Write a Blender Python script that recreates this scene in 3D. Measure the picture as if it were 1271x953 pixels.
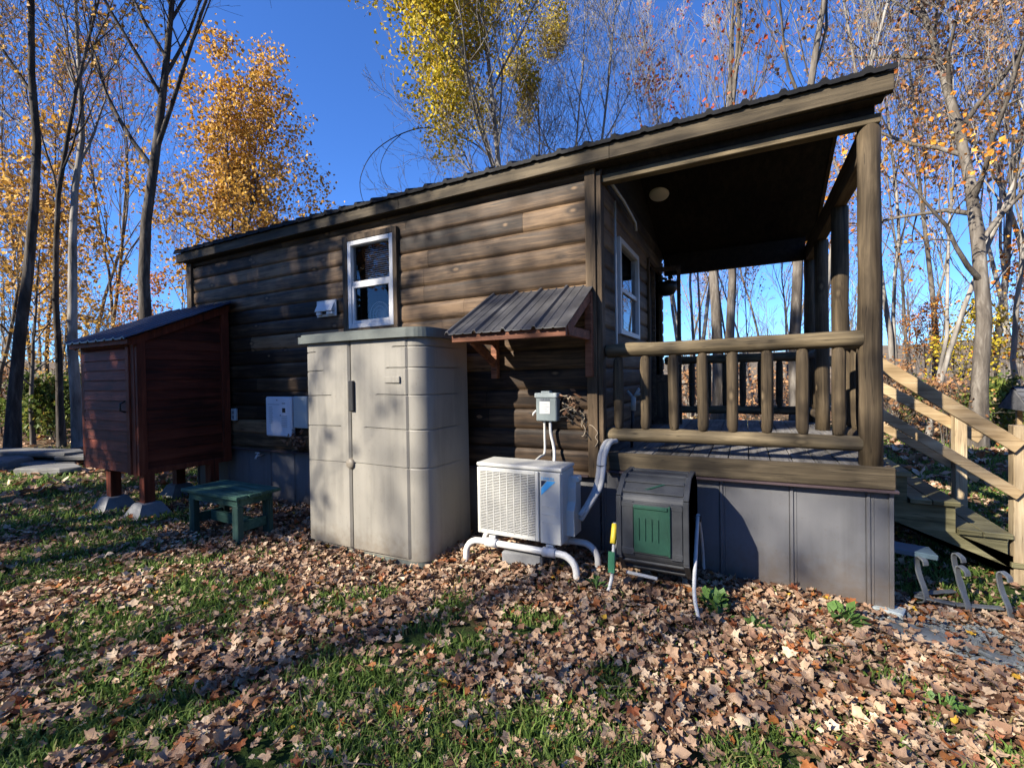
import bpy, bmesh, math, random
import numpy as np
from mathutils import Vector, Matrix
random.seed(7); rng = np.random.default_rng(7)
R = math.radians
for o in list(bpy.data.objects): bpy.data.objects.remove(o)
scene = bpy.context.scene
col = scene.collection
TILT = .0058                      # the cabin sits a touch out of level along its length

# ------------------------------------------------------------------ noise
def _hash(i, j, s):
    h = np.sin(i*127.1 + j*311.7 + s*74.7)*43758.5453
    return h - np.floor(h)
def vnoise(x, y, s=0):
    x = np.asarray(x, float); y = np.asarray(y, float)
    i = np.floor(x); j = np.floor(y); fx = x-i; fy = y-j
    fx = fx*fx*(3-2*fx); fy = fy*fy*(3-2*fy)
    a = _hash(i, j, s); b = _hash(i+1, j, s); c = _hash(i, j+1, s); d = _hash(i+1, j+1, s)
    return (a*(1-fx)+b*fx)*(1-fy) + (c*(1-fx)+d*fx)*fy
def fbm(x, y, s=0, o=3):
    t = 0; a = .5; n = 0
    for k in range(o):
        t = t + a*vnoise(np.asarray(x)*2**k, np.asarray(y)*2**k, s+k*13); n += a; a *= .5
    return t/n
def sstep(a, b, x):
    t = np.clip((np.asarray(x, float)-a)/(b-a), 0, 1); return t*t*(3-2*t)
def ground_z(x, y):
    x = np.asarray(x, float); y = np.asarray(y, float)
    z = -.03 + .085*np.exp(-((x+1.6)**2/.7 + (y+.45)**2/.25)) - .055*sstep(.2, 1.2, x)*sstep(4, 1, np.abs(y))
    z = z - .05*np.exp(-((x+2.5)**2/.5 + (y+.98)**2/.12))
    z = z + .05*(fbm(x*.6, y*.6, 3)-.5)*sstep(0, 3, np.hypot(x, y+3.5)) + .02*(fbm(x*2.2, y*2.2, 5)-.5)
    r = np.hypot(x, y)
    z = z + .5*(fbm(x*.05, y*.05, 9)-.5)*sstep(12, 40, r)
    return z
def leaf_cover(x, y):
    """0 = grass, 1 = thick leaf litter"""
    n = fbm(x*1.3+3.1, y*1.3+7.7, 21, 3)*.55 + .45*fbm(x*3.4, y*3.4, 33, 2)
    near = np.clip(1-np.abs(np.asarray(y)+.30)/1.35, 0, 1)*sstep(-7, -4.5, x)
    c = sstep(.485, .62, n + .34*near)
    return c

# ------------------------------------------------------------------ mesh builder
class MB:
    def __init__(s): s.v = []; s.f = []; s.sm = []; s.t = []; s.n = 0
    def add(s, verts, faces, smooth=False, tint=.5):
        b = s.n
        s.v.extend([tuple(map(float, p)) for p in verts]); s.n += len(verts)
        for f in faces:
            s.f.append(tuple(b+i for i in f)); s.sm.append(smooth); s.t.append(tint)
    def box(s, lo, hi, bev=.004, rot=None, org=None, tint=.5, jit=0):
        lo = np.array(lo, float); hi = np.array(hi, float)
        c = (lo+hi)/2; h = (hi-lo)/2; b = min(bev, h.min()*.45)
        V = []; idx = {}
        for sx in (-1, 1):
            for sy in (-1, 1):
                for sz in (-1, 1):
                    sg = np.array((sx, sy, sz))
                    for a in range(3):
                        q = sg*(h-b); q[a] = sg[a]*h[a]
                        idx[(sx, sy, sz, a)] = len(V); V.append(q)
        F = []
        for a in range(3):
            u, w = [k for k in range(3) if k != a]
            for sa in (-1, 1):
                q = []
                for su, sw in ((-1, -1), (1, -1), (1, 1), (-1, 1)):
                    k = [0, 0, 0]; k[a] = sa; k[u] = su; k[w] = sw
                    q.append(idx[(*k, a)])
                F.append(q)
        for e in range(3):
            u, w = [k for k in range(3) if k != e]
            for su in (-1, 1):
                for sw in (-1, 1):
                    k0 = [0]*3; k1 = [0]*3
                    k0[e] = -1; k1[e] = 1
                    for k in (k0, k1): k[u] = su; k[w] = sw
                    F.append([idx[(*k0, u)], idx[(*k1, u)], idx[(*k1, w)], idx[(*k0, w)]])
        for sx in (-1, 1):
            for sy in (-1, 1):
                for sz in (-1, 1): F.append([idx[(sx, sy, sz, a)] for a in range(3)])
        V = np.array(V)
        if jit: V = V + rng.uniform(-jit, jit, V.shape)
        V = V + c
        if rot is not None:
            M = np.array(rot.to_3x3() if hasattr(rot, 'to_3x3') else rot); o = np.array(org if org is not None else c)
            V = (V-o) @ M.T + o
        s.add(V, F, False, tint)
        return s
    def beam(s, p, q, w, h, bev=.004, up=(0, 0, 1), tint=.5):
        """box from p to q, w wide across, h tall"""
        p = Vector(p); q = Vector(q); d = (q-p); L = d.length; d.normalize()
        upv = Vector(up); side = d.cross(upv)
        if side.length < 1e-4: side = d.cross(Vector((1, 0, 0)))
        side.normalize(); u = side.cross(d)
        M = Matrix((d, side, u)).transposed()
        c = (p+q)/2
        return s.box(c-Vector((L/2, w/2, h/2)), c+Vector((L/2, w/2, h/2)), bev, rot=M, org=c, tint=tint)
    def tube(s, pts, rad, n=8, caps=True, smooth=True, tint=.5, wob=0):
        P = np.array(pts, float); m = len(P)
        r = np.full(m, rad, float) if np.isscalar(rad) else np.array(rad, float)
        T = np.gradient(P, axis=0); T /= np.linalg.norm(T, axis=1)[:, None]+1e-12
        ref = np.array((0, 0, 1.)) if abs(T[0][2]) < .9 else np.array((1., 0, 0))
        a = np.linspace(0, 2*np.pi, n, endpoint=False)
        U = []
        u = ref - T[0]*ref.dot(T[0]); u /= np.linalg.norm(u)
        V = []
        for k in range(m):
            u = u - T[k]*u.dot(T[k]); u /= np.linalg.norm(u)+1e-12
            w = np.cross(T[k], u)
            rr = r[k]*(1+(rng.uniform(-wob, wob, n) if wob else 0))
            V.append(P[k] + (np.cos(a)*rr)[:, None]*u + (np.sin(a)*rr)[:, None]*w)
        V = np.concatenate(V); F = []
        for k in range(m-1):
            for j in range(n):
                j2 = (j+1) % n
                F.append((k*n+j, k*n+j2, (k+1)*n+j2, (k+1)*n+j))
        s.add(V, F, smooth, tint)
        if caps:
            b = s.n-len(V)
            s.f.append(tuple(b+j for j in range(n))[::-1]); s.sm.append(False); s.t.append(tint)
            s.f.append(tuple(b+(m-1)*n+j for j in range(n))); s.sm.append(False); s.t.append(tint)
        return s
    def prism(s, poly, axis, a0, a1, smooth=False, tint=.5):
        """extrude a 2-D polygon along axis; poly coordinates are the two other axes in order"""
        o = [k for k in range(3) if k != axis]; n = len(poly); V = []
        for a in (a0, a1):
            for p in poly:
                q = [0, 0, 0]; q[axis] = a; q[o[0]] = p[0]; q[o[1]] = p[1]; V.append(q)
        F = [tuple(range(n)), tuple(range(2*n-1, n-1, -1))]
        s.add(V, F, False, tint)
        b = s.n-2*n
        for j in range(n):
            j2 = (j+1) % n
            s.f.append((b+j, b+j2, b+n+j2, b+n+j)); s.sm.append(smooth); s.t.append(tint)
        return s
    def lathe(s, prof, c, n=20, smooth=True):
        V = []
        for r, z in prof:
            for j in range(n):
                a = 2*math.pi*j/n; V.append((c[0]+r*math.cos(a), c[1]+r*math.sin(a), c[2]+z))
        F = []
        for k in range(len(prof)-1):
            for j in range(n):
                j2 = (j+1) % n; F.append((k*n+j, k*n+j2, (k+1)*n+j2, (k+1)*n+j))
        s.add(V, F, smooth); return s
    def build(s, name, m, parent=None, tilt=False, local=False, recalc=True):
        org = np.zeros(3)
        if parent is not None and not local:
            p = parent
            while p is not None: org += np.array(p.location); p = p.parent
        V = np.array(s.v)
        if tilt: V[:, 2] += TILT*V[:, 0]
        V = V - org
        me = bpy.data.meshes.new(name)
        me.from_pydata([tuple(p) for p in V], [], s.f)
        if recalc:
            bm = bmesh.new(); bm.from_mesh(me); bmesh.ops.recalc_face_normals(bm, faces=bm.faces); bm.to_mesh(me); bm.free()
        me.polygons.foreach_set('use_smooth', s.sm)
        at = me.attributes.new('tint', 'FLOAT', 'FACE'); at.data.foreach_set('value', s.t)
        me.materials.append(m); me.update()
        o = bpy.data.objects.new(name, me); col.objects.link(o)
        if parent is not None: o.parent = parent
        return o

def npmesh(name, V, F, m, tint=None, smooth=False):
    """V (n,3), F (k,3|4) numpy -> object"""
    me = bpy.data.meshes.new(name)
    k = F.shape[1]
    me.vertices.add(len(V)); me.vertices.foreach_set('co', np.ascontiguousarray(V, np.float32).ravel())
    me.loops.add(F.size); me.loops.foreach_set('vertex_index', np.ascontiguousarray(F, np.int32).ravel())
    me.polygons.add(len(F)); me.polygons.foreach_set('loop_start', np.arange(0, F.size, k, dtype=np.int32))
    me.polygons.foreach_set('use_smooth', np.full(len(F), smooth))
    if tint is not None:
        at = me.attributes.new('tint', 'FLOAT', 'FACE'); at.data.foreach_set('value', np.asarray(tint, np.float32))
    me.materials.append(m); me.update(calc_edges=True); me.validate()
    return me

def tag(o, label, cat, group=None):
    o['label'] = label; o['category'] = cat
    if group: o['group'] = group
    return o
def thing(name, label, cat, loc=(0, 0, 0), group=None):
    o = bpy.data.objects.new(name, None); col.objects.link(o); o.location = loc
    o.empty_display_size = .1
    return tag(o, label, cat, group)
def kind(o, k): o['kind'] = k; return o
def put(me, name, parent=None, loc=(0, 0, 0), rot=(0, 0, 0), sc=(1, 1, 1)):
    o = bpy.data.objects.new(name, me); col.objects.link(o)
    if parent is not None: o.parent = parent
    o.location = loc; o.rotation_euler = rot; o.scale = sc
    return o
def dup(o, loc, parent=None):
    c = o.copy(); col.objects.link(c); c.location = loc
    if parent is not None: c.parent = parent
    for ch in o.children: dup(ch, ch.location, c)
    return c

# ------------------------------------------------------------------ materials
class NT:
    def __init__(s, name):
        s.m = bpy.data.materials.new(name); s.m.use_nodes = True; s.t = s.m.node_tree; s.N = s.t.nodes
        s.b = s.N['Principled BSDF']; s.out = s.N['Material Output']
    def n(s, typ, **kw):
        x = s.N.new(typ)
        for k, v in kw.items():
            if k in x.inputs: x.inputs[k].default_value = v
            else: setattr(x, k, v)
        return x
    def l(s, a, b): s.t.links.new(a, b)
    def coord(s, scale=(1, 1, 1), kind='Object', loc=(0, 0, 0), rot=(0, 0, 0)):
        tc = s.n('ShaderNodeTexCoord'); mp = s.n('ShaderNodeMapping')
        mp.inputs['Scale'].default_value = scale; mp.inputs['Location'].default_value = loc; mp.inputs['Rotation'].default_value = rot
        s.l(tc.outputs[kind], mp.inputs[0]); return mp.outputs[0]
    def noise(s, vec, scale=5, detail=4, rough=.55, dist=0):
        x = s.n('ShaderNodeTexNoise'); x.inputs['Scale'].default_value = scale; x.inputs['Detail'].default_value = detail
        x.inputs['Roughness'].default_value = rough; x.inputs['Distortion'].default_value = dist
        s.l(vec, x.inputs['Vector']); return x.outputs['Fac']
    def ramp(s, fac, stops):
        x = s.n('ShaderNodeValToRGB'); e = x.color_ramp.elements
        while len(e) < len(stops): e.new(.5)
        for k, (p, c) in enumerate(stops):
            e[k].position = p; e[k].color = (*c, 1) if len(c) == 3 else c
        s.l(fac, x.inputs[0]); return x.outputs[0]
    def mix(s, fac, a, b, mode='MIX'):
        x = s.n('ShaderNodeMix', data_type='RGBA', blend_type=mode)
        for v, i in ((fac, 0), (a, 6), (b, 7)):
            if isinstance(v, (int, float)): x.inputs[i].default_value = v
            elif isinstance(v, tuple): x.inputs[i].default_value = (*v, 1)
            else: s.l(v, x.inputs[i])
        return x.outputs[2]
    def math(s, op, a, b=0, c=None):
        x = s.n('ShaderNodeMath', operation=op)
        for v, i in ((a, 0), (b, 1), (c, 2)):
            if v is None: continue
            if isinstance(v, (int, float)): x.inputs[i].default_value = v
            else: s.l(v, x.inputs[i])
        return x.outputs[0]
    def attr(s, name='tint'):
        x = s.n('ShaderNodeAttribute', attribute_name=name); return x.outputs['Fac']
    def bump(s, h, strength=.3, dist=.01):
        x = s.n('ShaderNodeBump'); x.inputs['Strength'].default_value = strength; x.inputs['Distance'].default_value = dist
        s.l(h, x.inputs['Height']); s.l(x.outputs[0], s.b.inputs['Normal'])
    def set(s, c=None, rough=.6, spec=.3, metal=0):
        if c is not None:
            if isinstance(c, tuple): s.b.inputs['Base Color'].default_value = (*c, 1)
            else: s.l(c, s.b.inputs['Base Color'])
        if isinstance(rough, (int, float)): s.b.inputs['Roughness'].default_value = rough
        else: s.l(rough, s.b.inputs['Roughness'])
        s.b.inputs['Specular IOR Level'].default_value = spec; s.b.inputs['Metallic'].default_value = metal
        return s.m

def wood(name, dark, mid, light, axis=0, rough=.7, knots=True, tintamt=.5, bump=.35, spec=.25, fine=1.0):
    t = NT(name)
    sc = [18*fine, 18*fine, 18*fine]; sc[axis] = 1.7
    v = t.coord(tuple(sc)); sc2 = [70, 70, 70]; sc2[axis] = 2.2
    g = t.noise(v, 1.0, 5, .62, .6); g2 = t.noise(t.coord(tuple(sc2)), 1, 3, .6)
    blot = t.noise(t.coord((1.3, 1.3, 1.3)), 1.6, 3, .5)
    f = t.math('ADD', t.math('MULTIPLY', g, .75), t.math('MULTIPLY', g2, .3))
    f = t.math('ADD', f, t.math('MULTIPLY', t.math('SUBTRACT', blot, .5), .55))
    f = t.math('SUBTRACT', f, .025)
    f = t.math('ADD', f, t.math('MULTIPLY', t.math('SUBTRACT', t.attr(), .5), tintamt))
    c = t.ramp(f, [(.28, dark), (.5, mid), (.72, light)])
    s4 = [30, 30, 30]; s4[axis] = .8
    ck = t.noise(t.coord(tuple(s4), loc=(1.7, 2.3, .9)), 1, 2, .5, .4)
    c = t.mix(t.ramp(ck, [(.385, (.0,)*3), (.40, (.8,)*3), (.415, (0,)*3)]), c, tuple(x*.35 for x in dark))
    if knots:
        s3 = [2.9, 2.9, 2.9]; s3[axis] = 1.5
        vo = t.n('ShaderNodeTexVoronoi', feature='F1'); vo.inputs['Scale'].default_value = 1.7; vo.inputs['Randomness'].default_value = 1
        t.l(t.coord(tuple(s3), loc=(.37, .11, .23)), vo.inputs['Vector'])
        kd = t.math('ADD', vo.outputs['Distance'], t.math('MULTIPLY', t.math('SUBTRACT', g2, .5), .08))
        ring = t.ramp(kd, [(.0, (.45,)*3), (.06, (.95,)*3), (.09, (.3,)*3), (.125, (.9,)*3), (.21, (0,)*3)])
        kc = t.mix(t.ramp(kd, [(.04, (1,)*3), (.1, (0,)*3)]), dark, tuple(min(1, x*1.5) for x in light))
        c = t.mix(t.math('MULTIPLY', ring, .7), c, kc)
    t.bump(f, bump, .006)
    return t.set(c, rough, spec)

def plain(name, c, rough=.5, spec=.4, metal=0, var=.15, scale=6, bump=0):
    t = NT(name)
    n = t.noise(t.coord(), scale, 5, .6); n2 = t.noise(t.coord(), scale*9, 3, .6)
    a = tuple(max(0, x*(1-var)) for x in c); b = tuple(min(1, x*(1+var)) for x in c)
    f = t.math('ADD', t.math('MULTIPLY', n, .7), t.math('MULTIPLY', n2, .3))
    cc = t.ramp(f, [(.3, a), (.7, b)])
    if bump: t.bump(f, bump, .004)
    return t.set(cc, t.math('ADD', t.math('MULTIPLY', n2, .2), rough-.1), spec, metal)

M = {}
M['log'] = wood('stained_log', (.012, .0065, .003), (.062, .037, .019), (.185, .115, .06), 0, .62, True, .42, .45)
M['logy'] = wood('stained_log_end_wall', (0.0176, 0.0104, 0.0056), (0.068, 0.0416, 0.0224), (0.16, 0.104, 0.056), 1, .62, True, .42, .4)
M['trim'] = wood('weathered_trim_x', (0.02023, 0.01523, 0.00867), (0.05491, 0.04134, 0.02397), (0.1098, 0.08432, 0.051), 0, .75, False, .3, .4)
M['trimz'] = wood('weathered_trim_z', (0.027, 0.01785, 0.0102), (0.07425, 0.04972, 0.0276), (0.1485, 0.102, 0.06), 2, .75, False, .3, .4)
M['trimy'] = wood('weathered_trim_y', (0.027, 0.01785, 0.0102), (0.0675, 0.04462, 0.0252), (0.135, 0.09563, 0.054), 1, .75, False, .3, .4)
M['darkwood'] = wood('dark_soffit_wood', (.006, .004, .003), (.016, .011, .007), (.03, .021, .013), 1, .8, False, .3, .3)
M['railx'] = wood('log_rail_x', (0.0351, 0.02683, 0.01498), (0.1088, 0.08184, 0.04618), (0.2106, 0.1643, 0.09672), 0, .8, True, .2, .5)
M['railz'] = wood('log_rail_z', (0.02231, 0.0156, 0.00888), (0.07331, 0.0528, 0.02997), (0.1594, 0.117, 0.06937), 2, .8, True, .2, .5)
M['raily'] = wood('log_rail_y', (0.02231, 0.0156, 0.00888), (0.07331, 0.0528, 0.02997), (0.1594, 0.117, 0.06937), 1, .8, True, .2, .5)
M['deck'] = wood('grey_deck_board', (0.048, 0.044, 0.04), (0.128, 0.12, 0.112), (0.24, 0.224, 0.208), 1, .8, False, .4, .4)
M['pine'] = wood('new_treated_pine', (0.1445, 0.0935, 0.0425), (0.323, 0.2295, 0.1232), (0.4675, 0.3655, 0.221), 0, .7, True, .3, .3)
M['pinez'] = wood('treated_pine_post', (0.136, 0.0935, 0.051), (0.306, 0.2295, 0.136), (0.442, 0.357, 0.2295), 2, .7, True, .3, .3)
M['stair'] = wood('mossy_stair_timber', (0.04675, 0.0425, 0.0187), (0.1403, 0.1258, 0.06375), (0.255, 0.2295, 0.1275), 0, .8, False, .3, .4)
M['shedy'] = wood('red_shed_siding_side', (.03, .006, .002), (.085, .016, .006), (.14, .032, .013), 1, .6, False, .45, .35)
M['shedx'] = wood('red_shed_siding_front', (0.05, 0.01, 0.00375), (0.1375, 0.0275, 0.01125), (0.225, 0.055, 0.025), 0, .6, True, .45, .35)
M['shedz'] = wood('red_shed_trim', (.04, .008, .003), (.12, .025, .01), (.2, .053, .024), 2, .6, False, .3, .3)
M['awnwood'] = wood('red_brown_awning_frame', (.05, .016, .008), (.16, .06, .03), (.3, .13, .07), 0, .65, False, .3, .3)
M['green'] = wood('faded_green_paint', (.01, .03, .022), (.03, .08, .058), (.075, .15, .115), 0, .7, False, .3, .3)
M['greenz'] = wood('faded_green_paint_leg', (.01, .025, .018), (.025, .06, .045), (.05, .1, .08), 2, .7, False, .3, .3)
M['roofmetal'] = plain('black_roof_metal', (.008, .008, .009), .65, .12, .0, .4, 8)
M['awnmetal'] = plain('charcoal_awning_metal', (.05, .049, .05), .5, .5, .0, .55, 7, .2)
M['shedroof'] = plain('blue_black_shed_roof', (.02, .024, .04), .35, .6, .0, .3, 6)
M['skirt'] = plain('grey_skirting_metal', (.115, .115, .12), .5, .4, 0, .12, 3)
M['white'] = plain('white_vinyl', (0.54, 0.531, 0.513), .4, .4, 0, .06, 10)
M['whitemetal'] = plain('ivory_enamel', (0.468, 0.459, 0.4185), .4, .45, 0, .07, 5)
M['pvc'] = plain('white_pvc_pipe', (0.528, 0.5192, 0.4928), .35, .45, 0, .08, 8)
M['greyplastic'] = plain('grey_plastic_box', (.17, .20, .20), .5, .4, 0, .12, 9)
M['panelwhite'] = plain('white_control_cover', (0.527, 0.5525, 0.595), .4, .4, 0, .05, 6)
M['panelgrey'] = plain('pale_grey_box', (.32, .36, .36), .5, .4, 0, .1, 6)
M['black'] = plain('black_plastic', (.012, .012, .013), .5, .4, 0, .3, 8)
M['drum'] = plain('charcoal_recycled_plastic', (.04, .042, .045), .55, .4, 0, .35, 7, .15)
M['drumdoor'] = plain('green_plastic_door', (0.0144, 0.056, 0.036), .5, .4, 0, .35, 9, .1)
M['lid'] = plain('sage_green_plastic', (.10, .112, .10), .6, .35, 0, .2, 5, .1)
M['greypipe'] = plain('grey_painted_tube', (.42, .42, .41), .5, .4, 0, .2, 20)
M['yellow'] = plain('yellow_clip', (.75, .55, .04), .5, .4, 0, .1)
M['clipgreen'] = plain('green_clip', (.03, .14, .07), .5, .4, 0, .1)
M['foam'] = plain('pale_foam_pipe', (0.384, 0.384, 0.376), .75, .2, 0, .2, 15, .2)
M['conc'] = plain('concrete', (.17, .17, .17), .9, .2, 0, .25, 9, .5)
M['slate'] = plain('blue_grey_slate', (.115, .127, .132), .8, .3, 0, .4, 4, .6)
M['stone'] = plain('grey_field_stone', (0.12, 0.117, 0.111), .85, .2, 0, .4, 3, .7)
M['strap'] = plain('grey_strap_metal', (.13, .14, .145), .5, .5, .3, .3, 12)
M['blueplank'] = plain('slate_blue_plank', (.075, .115, .14), .6, .3, 0, .2, 12)
M['wire'] = plain('black_wire', (.015, .014, .013), .5, .4)
M['wiretan'] = plain('tan_wire', (.3, .24, .17), .6, .3)
M['logoblue'] = plain('sky_blue_decal', (.08, .42, .78), .4, .4, 0, .03)
M['logonavy'] = plain('navy_decal', (.01, .018, .05), .4, .4, 0, .03)
M['ink'] = plain('grey_ink', (.12, .13, .15), .5, .3, 0, .03)
M['paper'] = plain('white_label', (.6, .6, .58), .6, .3, 0, .03)
M['shingle'] = plain('grey_shingle', (.1, .1, .105), .9, .2, 0, .5, 14, .5)
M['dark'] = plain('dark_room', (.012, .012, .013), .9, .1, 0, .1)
M['blind'] = plain('grey_blind_slat', (.34, .35, .38), .6, .3, 0, .1)
M['flash'] = plain('brown_flashing', (.06, .04, .042), .5, .4, 0, .2)
M['lens'] = plain('cream_lamp_lens', (.8, .72, .6), .5, .3, 0, .05)
M['weed'] = plain('weed_leaf_green', (0.075, 0.1425, 0.03), .55, .3, 0, .35, 20)
M['fandark'] = plain('dark_fan_blade', (.1, .1, .1), .5, .3, 0, .1)
M['fan'] = plain('pale_fan_cage', (.35, .37, .4), .5, .3, 0, .1)

# tan moulded plastic with weathering stains
t = NT('tan_moulded_plastic')
n1 = t.noise(t.coord((1, 1, .5)), 2.2, 5, .6); n2 = t.noise(t.coord((14, 14, 1.2)), 1.2, 4, .6); n3 = t.noise(t.coord(), 90, 2)
f = t.math('ADD', t.math('MULTIPLY', n1, .7), t.math('MULTIPLY', n2, .3))
c = t.ramp(f, [(.3, (.21, .187, .146)), (.55, (.295, .267, .215)), (.75, (.335, .31, .255))])
t.bump(n3, .25, .002)
M['tan'] = t.set(c, .55, .35)
M['tanline'] = plain('tan_groove', (.1, .085, .065), .7, .2)

def dirty(name, base, mud, z0, z1, amt, rough=.55, var=.1, streak=.12):
    t = NT(name); n = t.noise(t.coord((1.2, 1.2, .5)), 2.5, 5, .6); st = t.noise(t.coord((22, 22, .7)), 1, 3); f_ = t.noise(t.coord(), 14, 5, .7)
    c = t.ramp(t.math('ADD', t.math('MULTIPLY', n, .65), t.math('MULTIPLY', st, .35)), [(.32, tuple(x*(1-var-streak) for x in base)), (.5, base), (.7, tuple(x*(1+var) for x in base))])
    sx = t.n('ShaderNodeSeparateXYZ'); t.l(t.coord(), sx.inputs[0])
    h = t.math('ADD', sx.outputs[2], t.math('MULTIPLY', t.math('SUBTRACT', f_, .5), .55))
    m_ = t.n('ShaderNodeMapRange'); m_.inputs[1].default_value = z0; m_.inputs[2].default_value = z1; m_.inputs[3].default_value = amt; m_.inputs[4].default_value = 0
    t.l(h, m_.inputs[0]); c = t.mix(m_.outputs[0], c, mud)
    sp = t.ramp(t.noise(t.coord(), 55, 2, .5), [(.66, (0,)*3), (.72, (.35,)*3)])
    c = t.mix(sp, c, mud)
    t.bump(t.noise(t.coord(), 80, 2), .2, .002)
    return t.set(c, t.math('ADD', t.math('MULTIPLY', f_, .25), rough-.12), .35)
M['skirt'] = dirty('grey_skirting_metal_dusty', (.112, .112, .117), (.09, .065, .045), -.05, .28, .75)
M['tan'] = dirty('tan_moulded_plastic_weathered', (.2, .186, .158), (.13, .105, .075), -.02, .22, .7, .55, .12, .2)
M['tanface'] = M['tan']

# glass
t = NT('window_glass')
fr = t.n('ShaderNodeFresnel'); fr.inputs[0].default_value = 1.5
gl = t.n('ShaderNodeBsdfGlossy'); gl.inputs['Roughness'].default_value = .015; gl.inputs['Color'].default_value = (.9, .95, 1, 1)
tr = t.n('ShaderNodeBsdfTransparent'); tr.inputs[0].default_value = (.78, .8, .82, 1)
mx = t.n('ShaderNodeMixShader')
t.l(t.math('MULTIPLY_ADD', fr.outputs[0], .9, .01), mx.inputs[0]); t.l(tr.outputs[0], mx.inputs[1]); t.l(gl.outputs[0], mx.inputs[2])
t.l(mx.outputs[0], t.out.inputs[0])
M['glass'] = t.m

def bark(name, a, b, c, sc=7):
    t = NT(name)
    n = t.noise(t.coord((sc, sc, sc*.22)), 1, 5, .65, .5); n2 = t.noise(t.coord((.8, .8, .5)), 1.2, 3)
    f = t.math('ADD', t.math('MULTIPLY', n, .7), t.math('MULTIPLY', n2, .35))
    cc = t.ramp(f, [(.36, a), (.52, b), (.66, c)])
    t.bump(n, .8, .03)
    return t.set(cc, .9, .15)
M['barkdark'] = bark('dark_grey_bark', (0.0154, 0.0126, 0.0105), (0.049, 0.0406, 0.0336), (0.112, 0.098, 0.084))
M['barkgrey'] = bark('grey_brown_bark', (0.031, 0.02604, 0.02232), (0.093, 0.07936, 0.0651), (0.186, 0.1674, 0.1426))
M['barkpale'] = bark('pale_ash_bark', (0.062, 0.05456, 0.0465), (0.186, 0.1674, 0.1457), (0.31, 0.2914, 0.2604), 5)

def leafmat(name, stops, trans=.35, attrname='tint', rough=.6, spec=.2):
    t = NT(name)
    c = t.ramp(t.attr(attrname), stops)
    n = t.noise(t.coord(), 60, 2)
    c = t.mix(t.math('MULTIPLY', n, .35), c, (.03, .02, .01), 'MIX') if trans < .3 else c
    t.set(c, rough, spec)
    if trans > 0:
        ts = t.n('ShaderNodeBsdfTranslucent'); t.l(c, ts.inputs[0])
        mx = t.n('ShaderNodeMixShader'); mx.inputs[0].default_value = trans
        t.l(t.b.outputs[0], mx.inputs[1]); t.l(ts.outputs[0], mx.inputs[2]); t.l(mx.outputs[0], t.out.inputs[0])
    return t.m
M['leafgold'] = leafmat('golden_tree_leaves', [(0, (.16, .08, .02)), (.3, (.42, .22, .035)), (.65, (.62, .36, .06)), (1, (.72, .44, .11))])
M['leafyellow'] = leafmat('yellow_green_leaves', [(0, (.12, .11, .012)), (.35, (.36, .29, .022)), (.75, (.58, .43, .035)), (1, (.68, .42, .06))])
M['leaforange'] = leafmat('orange_leaves', [(0, (.24, .06, .012)), (.4, (.52, .18, .025)), (.7, (.62, .28, .04)), (1, (.66, .4, .09))])
M['leafamber'] = leafmat('amber_leaves', [(0, (.2, .09, .02)), (.4, (.46, .25, .05)), (.7, (.6, .36, .09)), (1, (.66, .46, .17))])
M['leafred'] = leafmat('red_leaves', [(0, (.18, .03, .015)), (.5, (.45, .09, .035)), (1, (.55, .22, .06))])
M['leaftan'] = leafmat('tan_dry_leaves', [(0, (.14, .06, .03)), (.5, (.32, .17, .08)), (1, (.45, .27, .14))])
M['leafgreen'] = leafmat('green_shrub_leaves', [(0, (.03, .055, .012)), (.5, (.09, .13, .025)), (.85, (.2, .2, .04)), (1, (.4, .24, .05))])
M['leafpine'] = leafmat('olive_needles', [(0, (.02, .035, .015)), (1, (.06, .09, .035))], .1)
M['litter'] = leafmat('fallen_maple_leaves', [(0, (.065, .03, .018)), (.16, (.18, .092, .052)), (.36, (.34, .205, .128)), (.62, (.47, .325, .21)), (.86, (.63, .495, .345)), (.93, (.24, .07, .028)), (.985, (.36, .14, .04)), (1, (.68, .4, .05))], .12)
M['grass'] = leafmat('lawn_grass_blades', [(0, (.045, .08, .016)), (.5, (.115, .185, .036)), (.9, (.23, .29, .075)), (1, (.3, .24, .1))], .3)

# ground
t = NT('leaf_strewn_ground')
vo = t.n('ShaderNodeTexVoronoi', feature='F1'); vo.inputs['Scale'].default_value = 13
wv = t.coord(); t.l(wv, vo.inputs['Vector'])
lf = t.ramp(vo.outputs['Color'], [(.2, (.06, .03, .018)), (.5, (.18, .1, .06)), (.8, (.32, .2, .125))])
soil = t.ramp(t.noise(wv, 22, 5, .7), [(.3, (.018, .013, .009)), (.7, (.07, .045, .03))])
gr = t.ramp(t.noise(wv, 30, 5, .7), [(.3, (.012, .022, .006)), (.7, (.05, .085, .02))])
litter = t.mix(t.ramp(t.noise(wv, 5, 4, .6), [(.4, (0,)*3), (.6, (1,)*3)]), soil, lf)
cv = t.attr('cover')
t.bump(t.noise(wv, 25, 5, .7), .6, .03)
M['ground'] = t.set(t.mix(cv, gr, litter), .95, .1)

# far woods and hill
t = NT('wooded_hillside')
nn = t.noise(t.coord((1, 1, 1)), .12, 8, .75); 
c = t.ramp(nn, [(.3, (.05, .045, .04)), (.5, (.13, .11, .09)), (.62, (.2, .14, .08)), (.75, (.12, .12, .06))])
M['hill'] = t.set(c, 1, 0)

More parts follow.
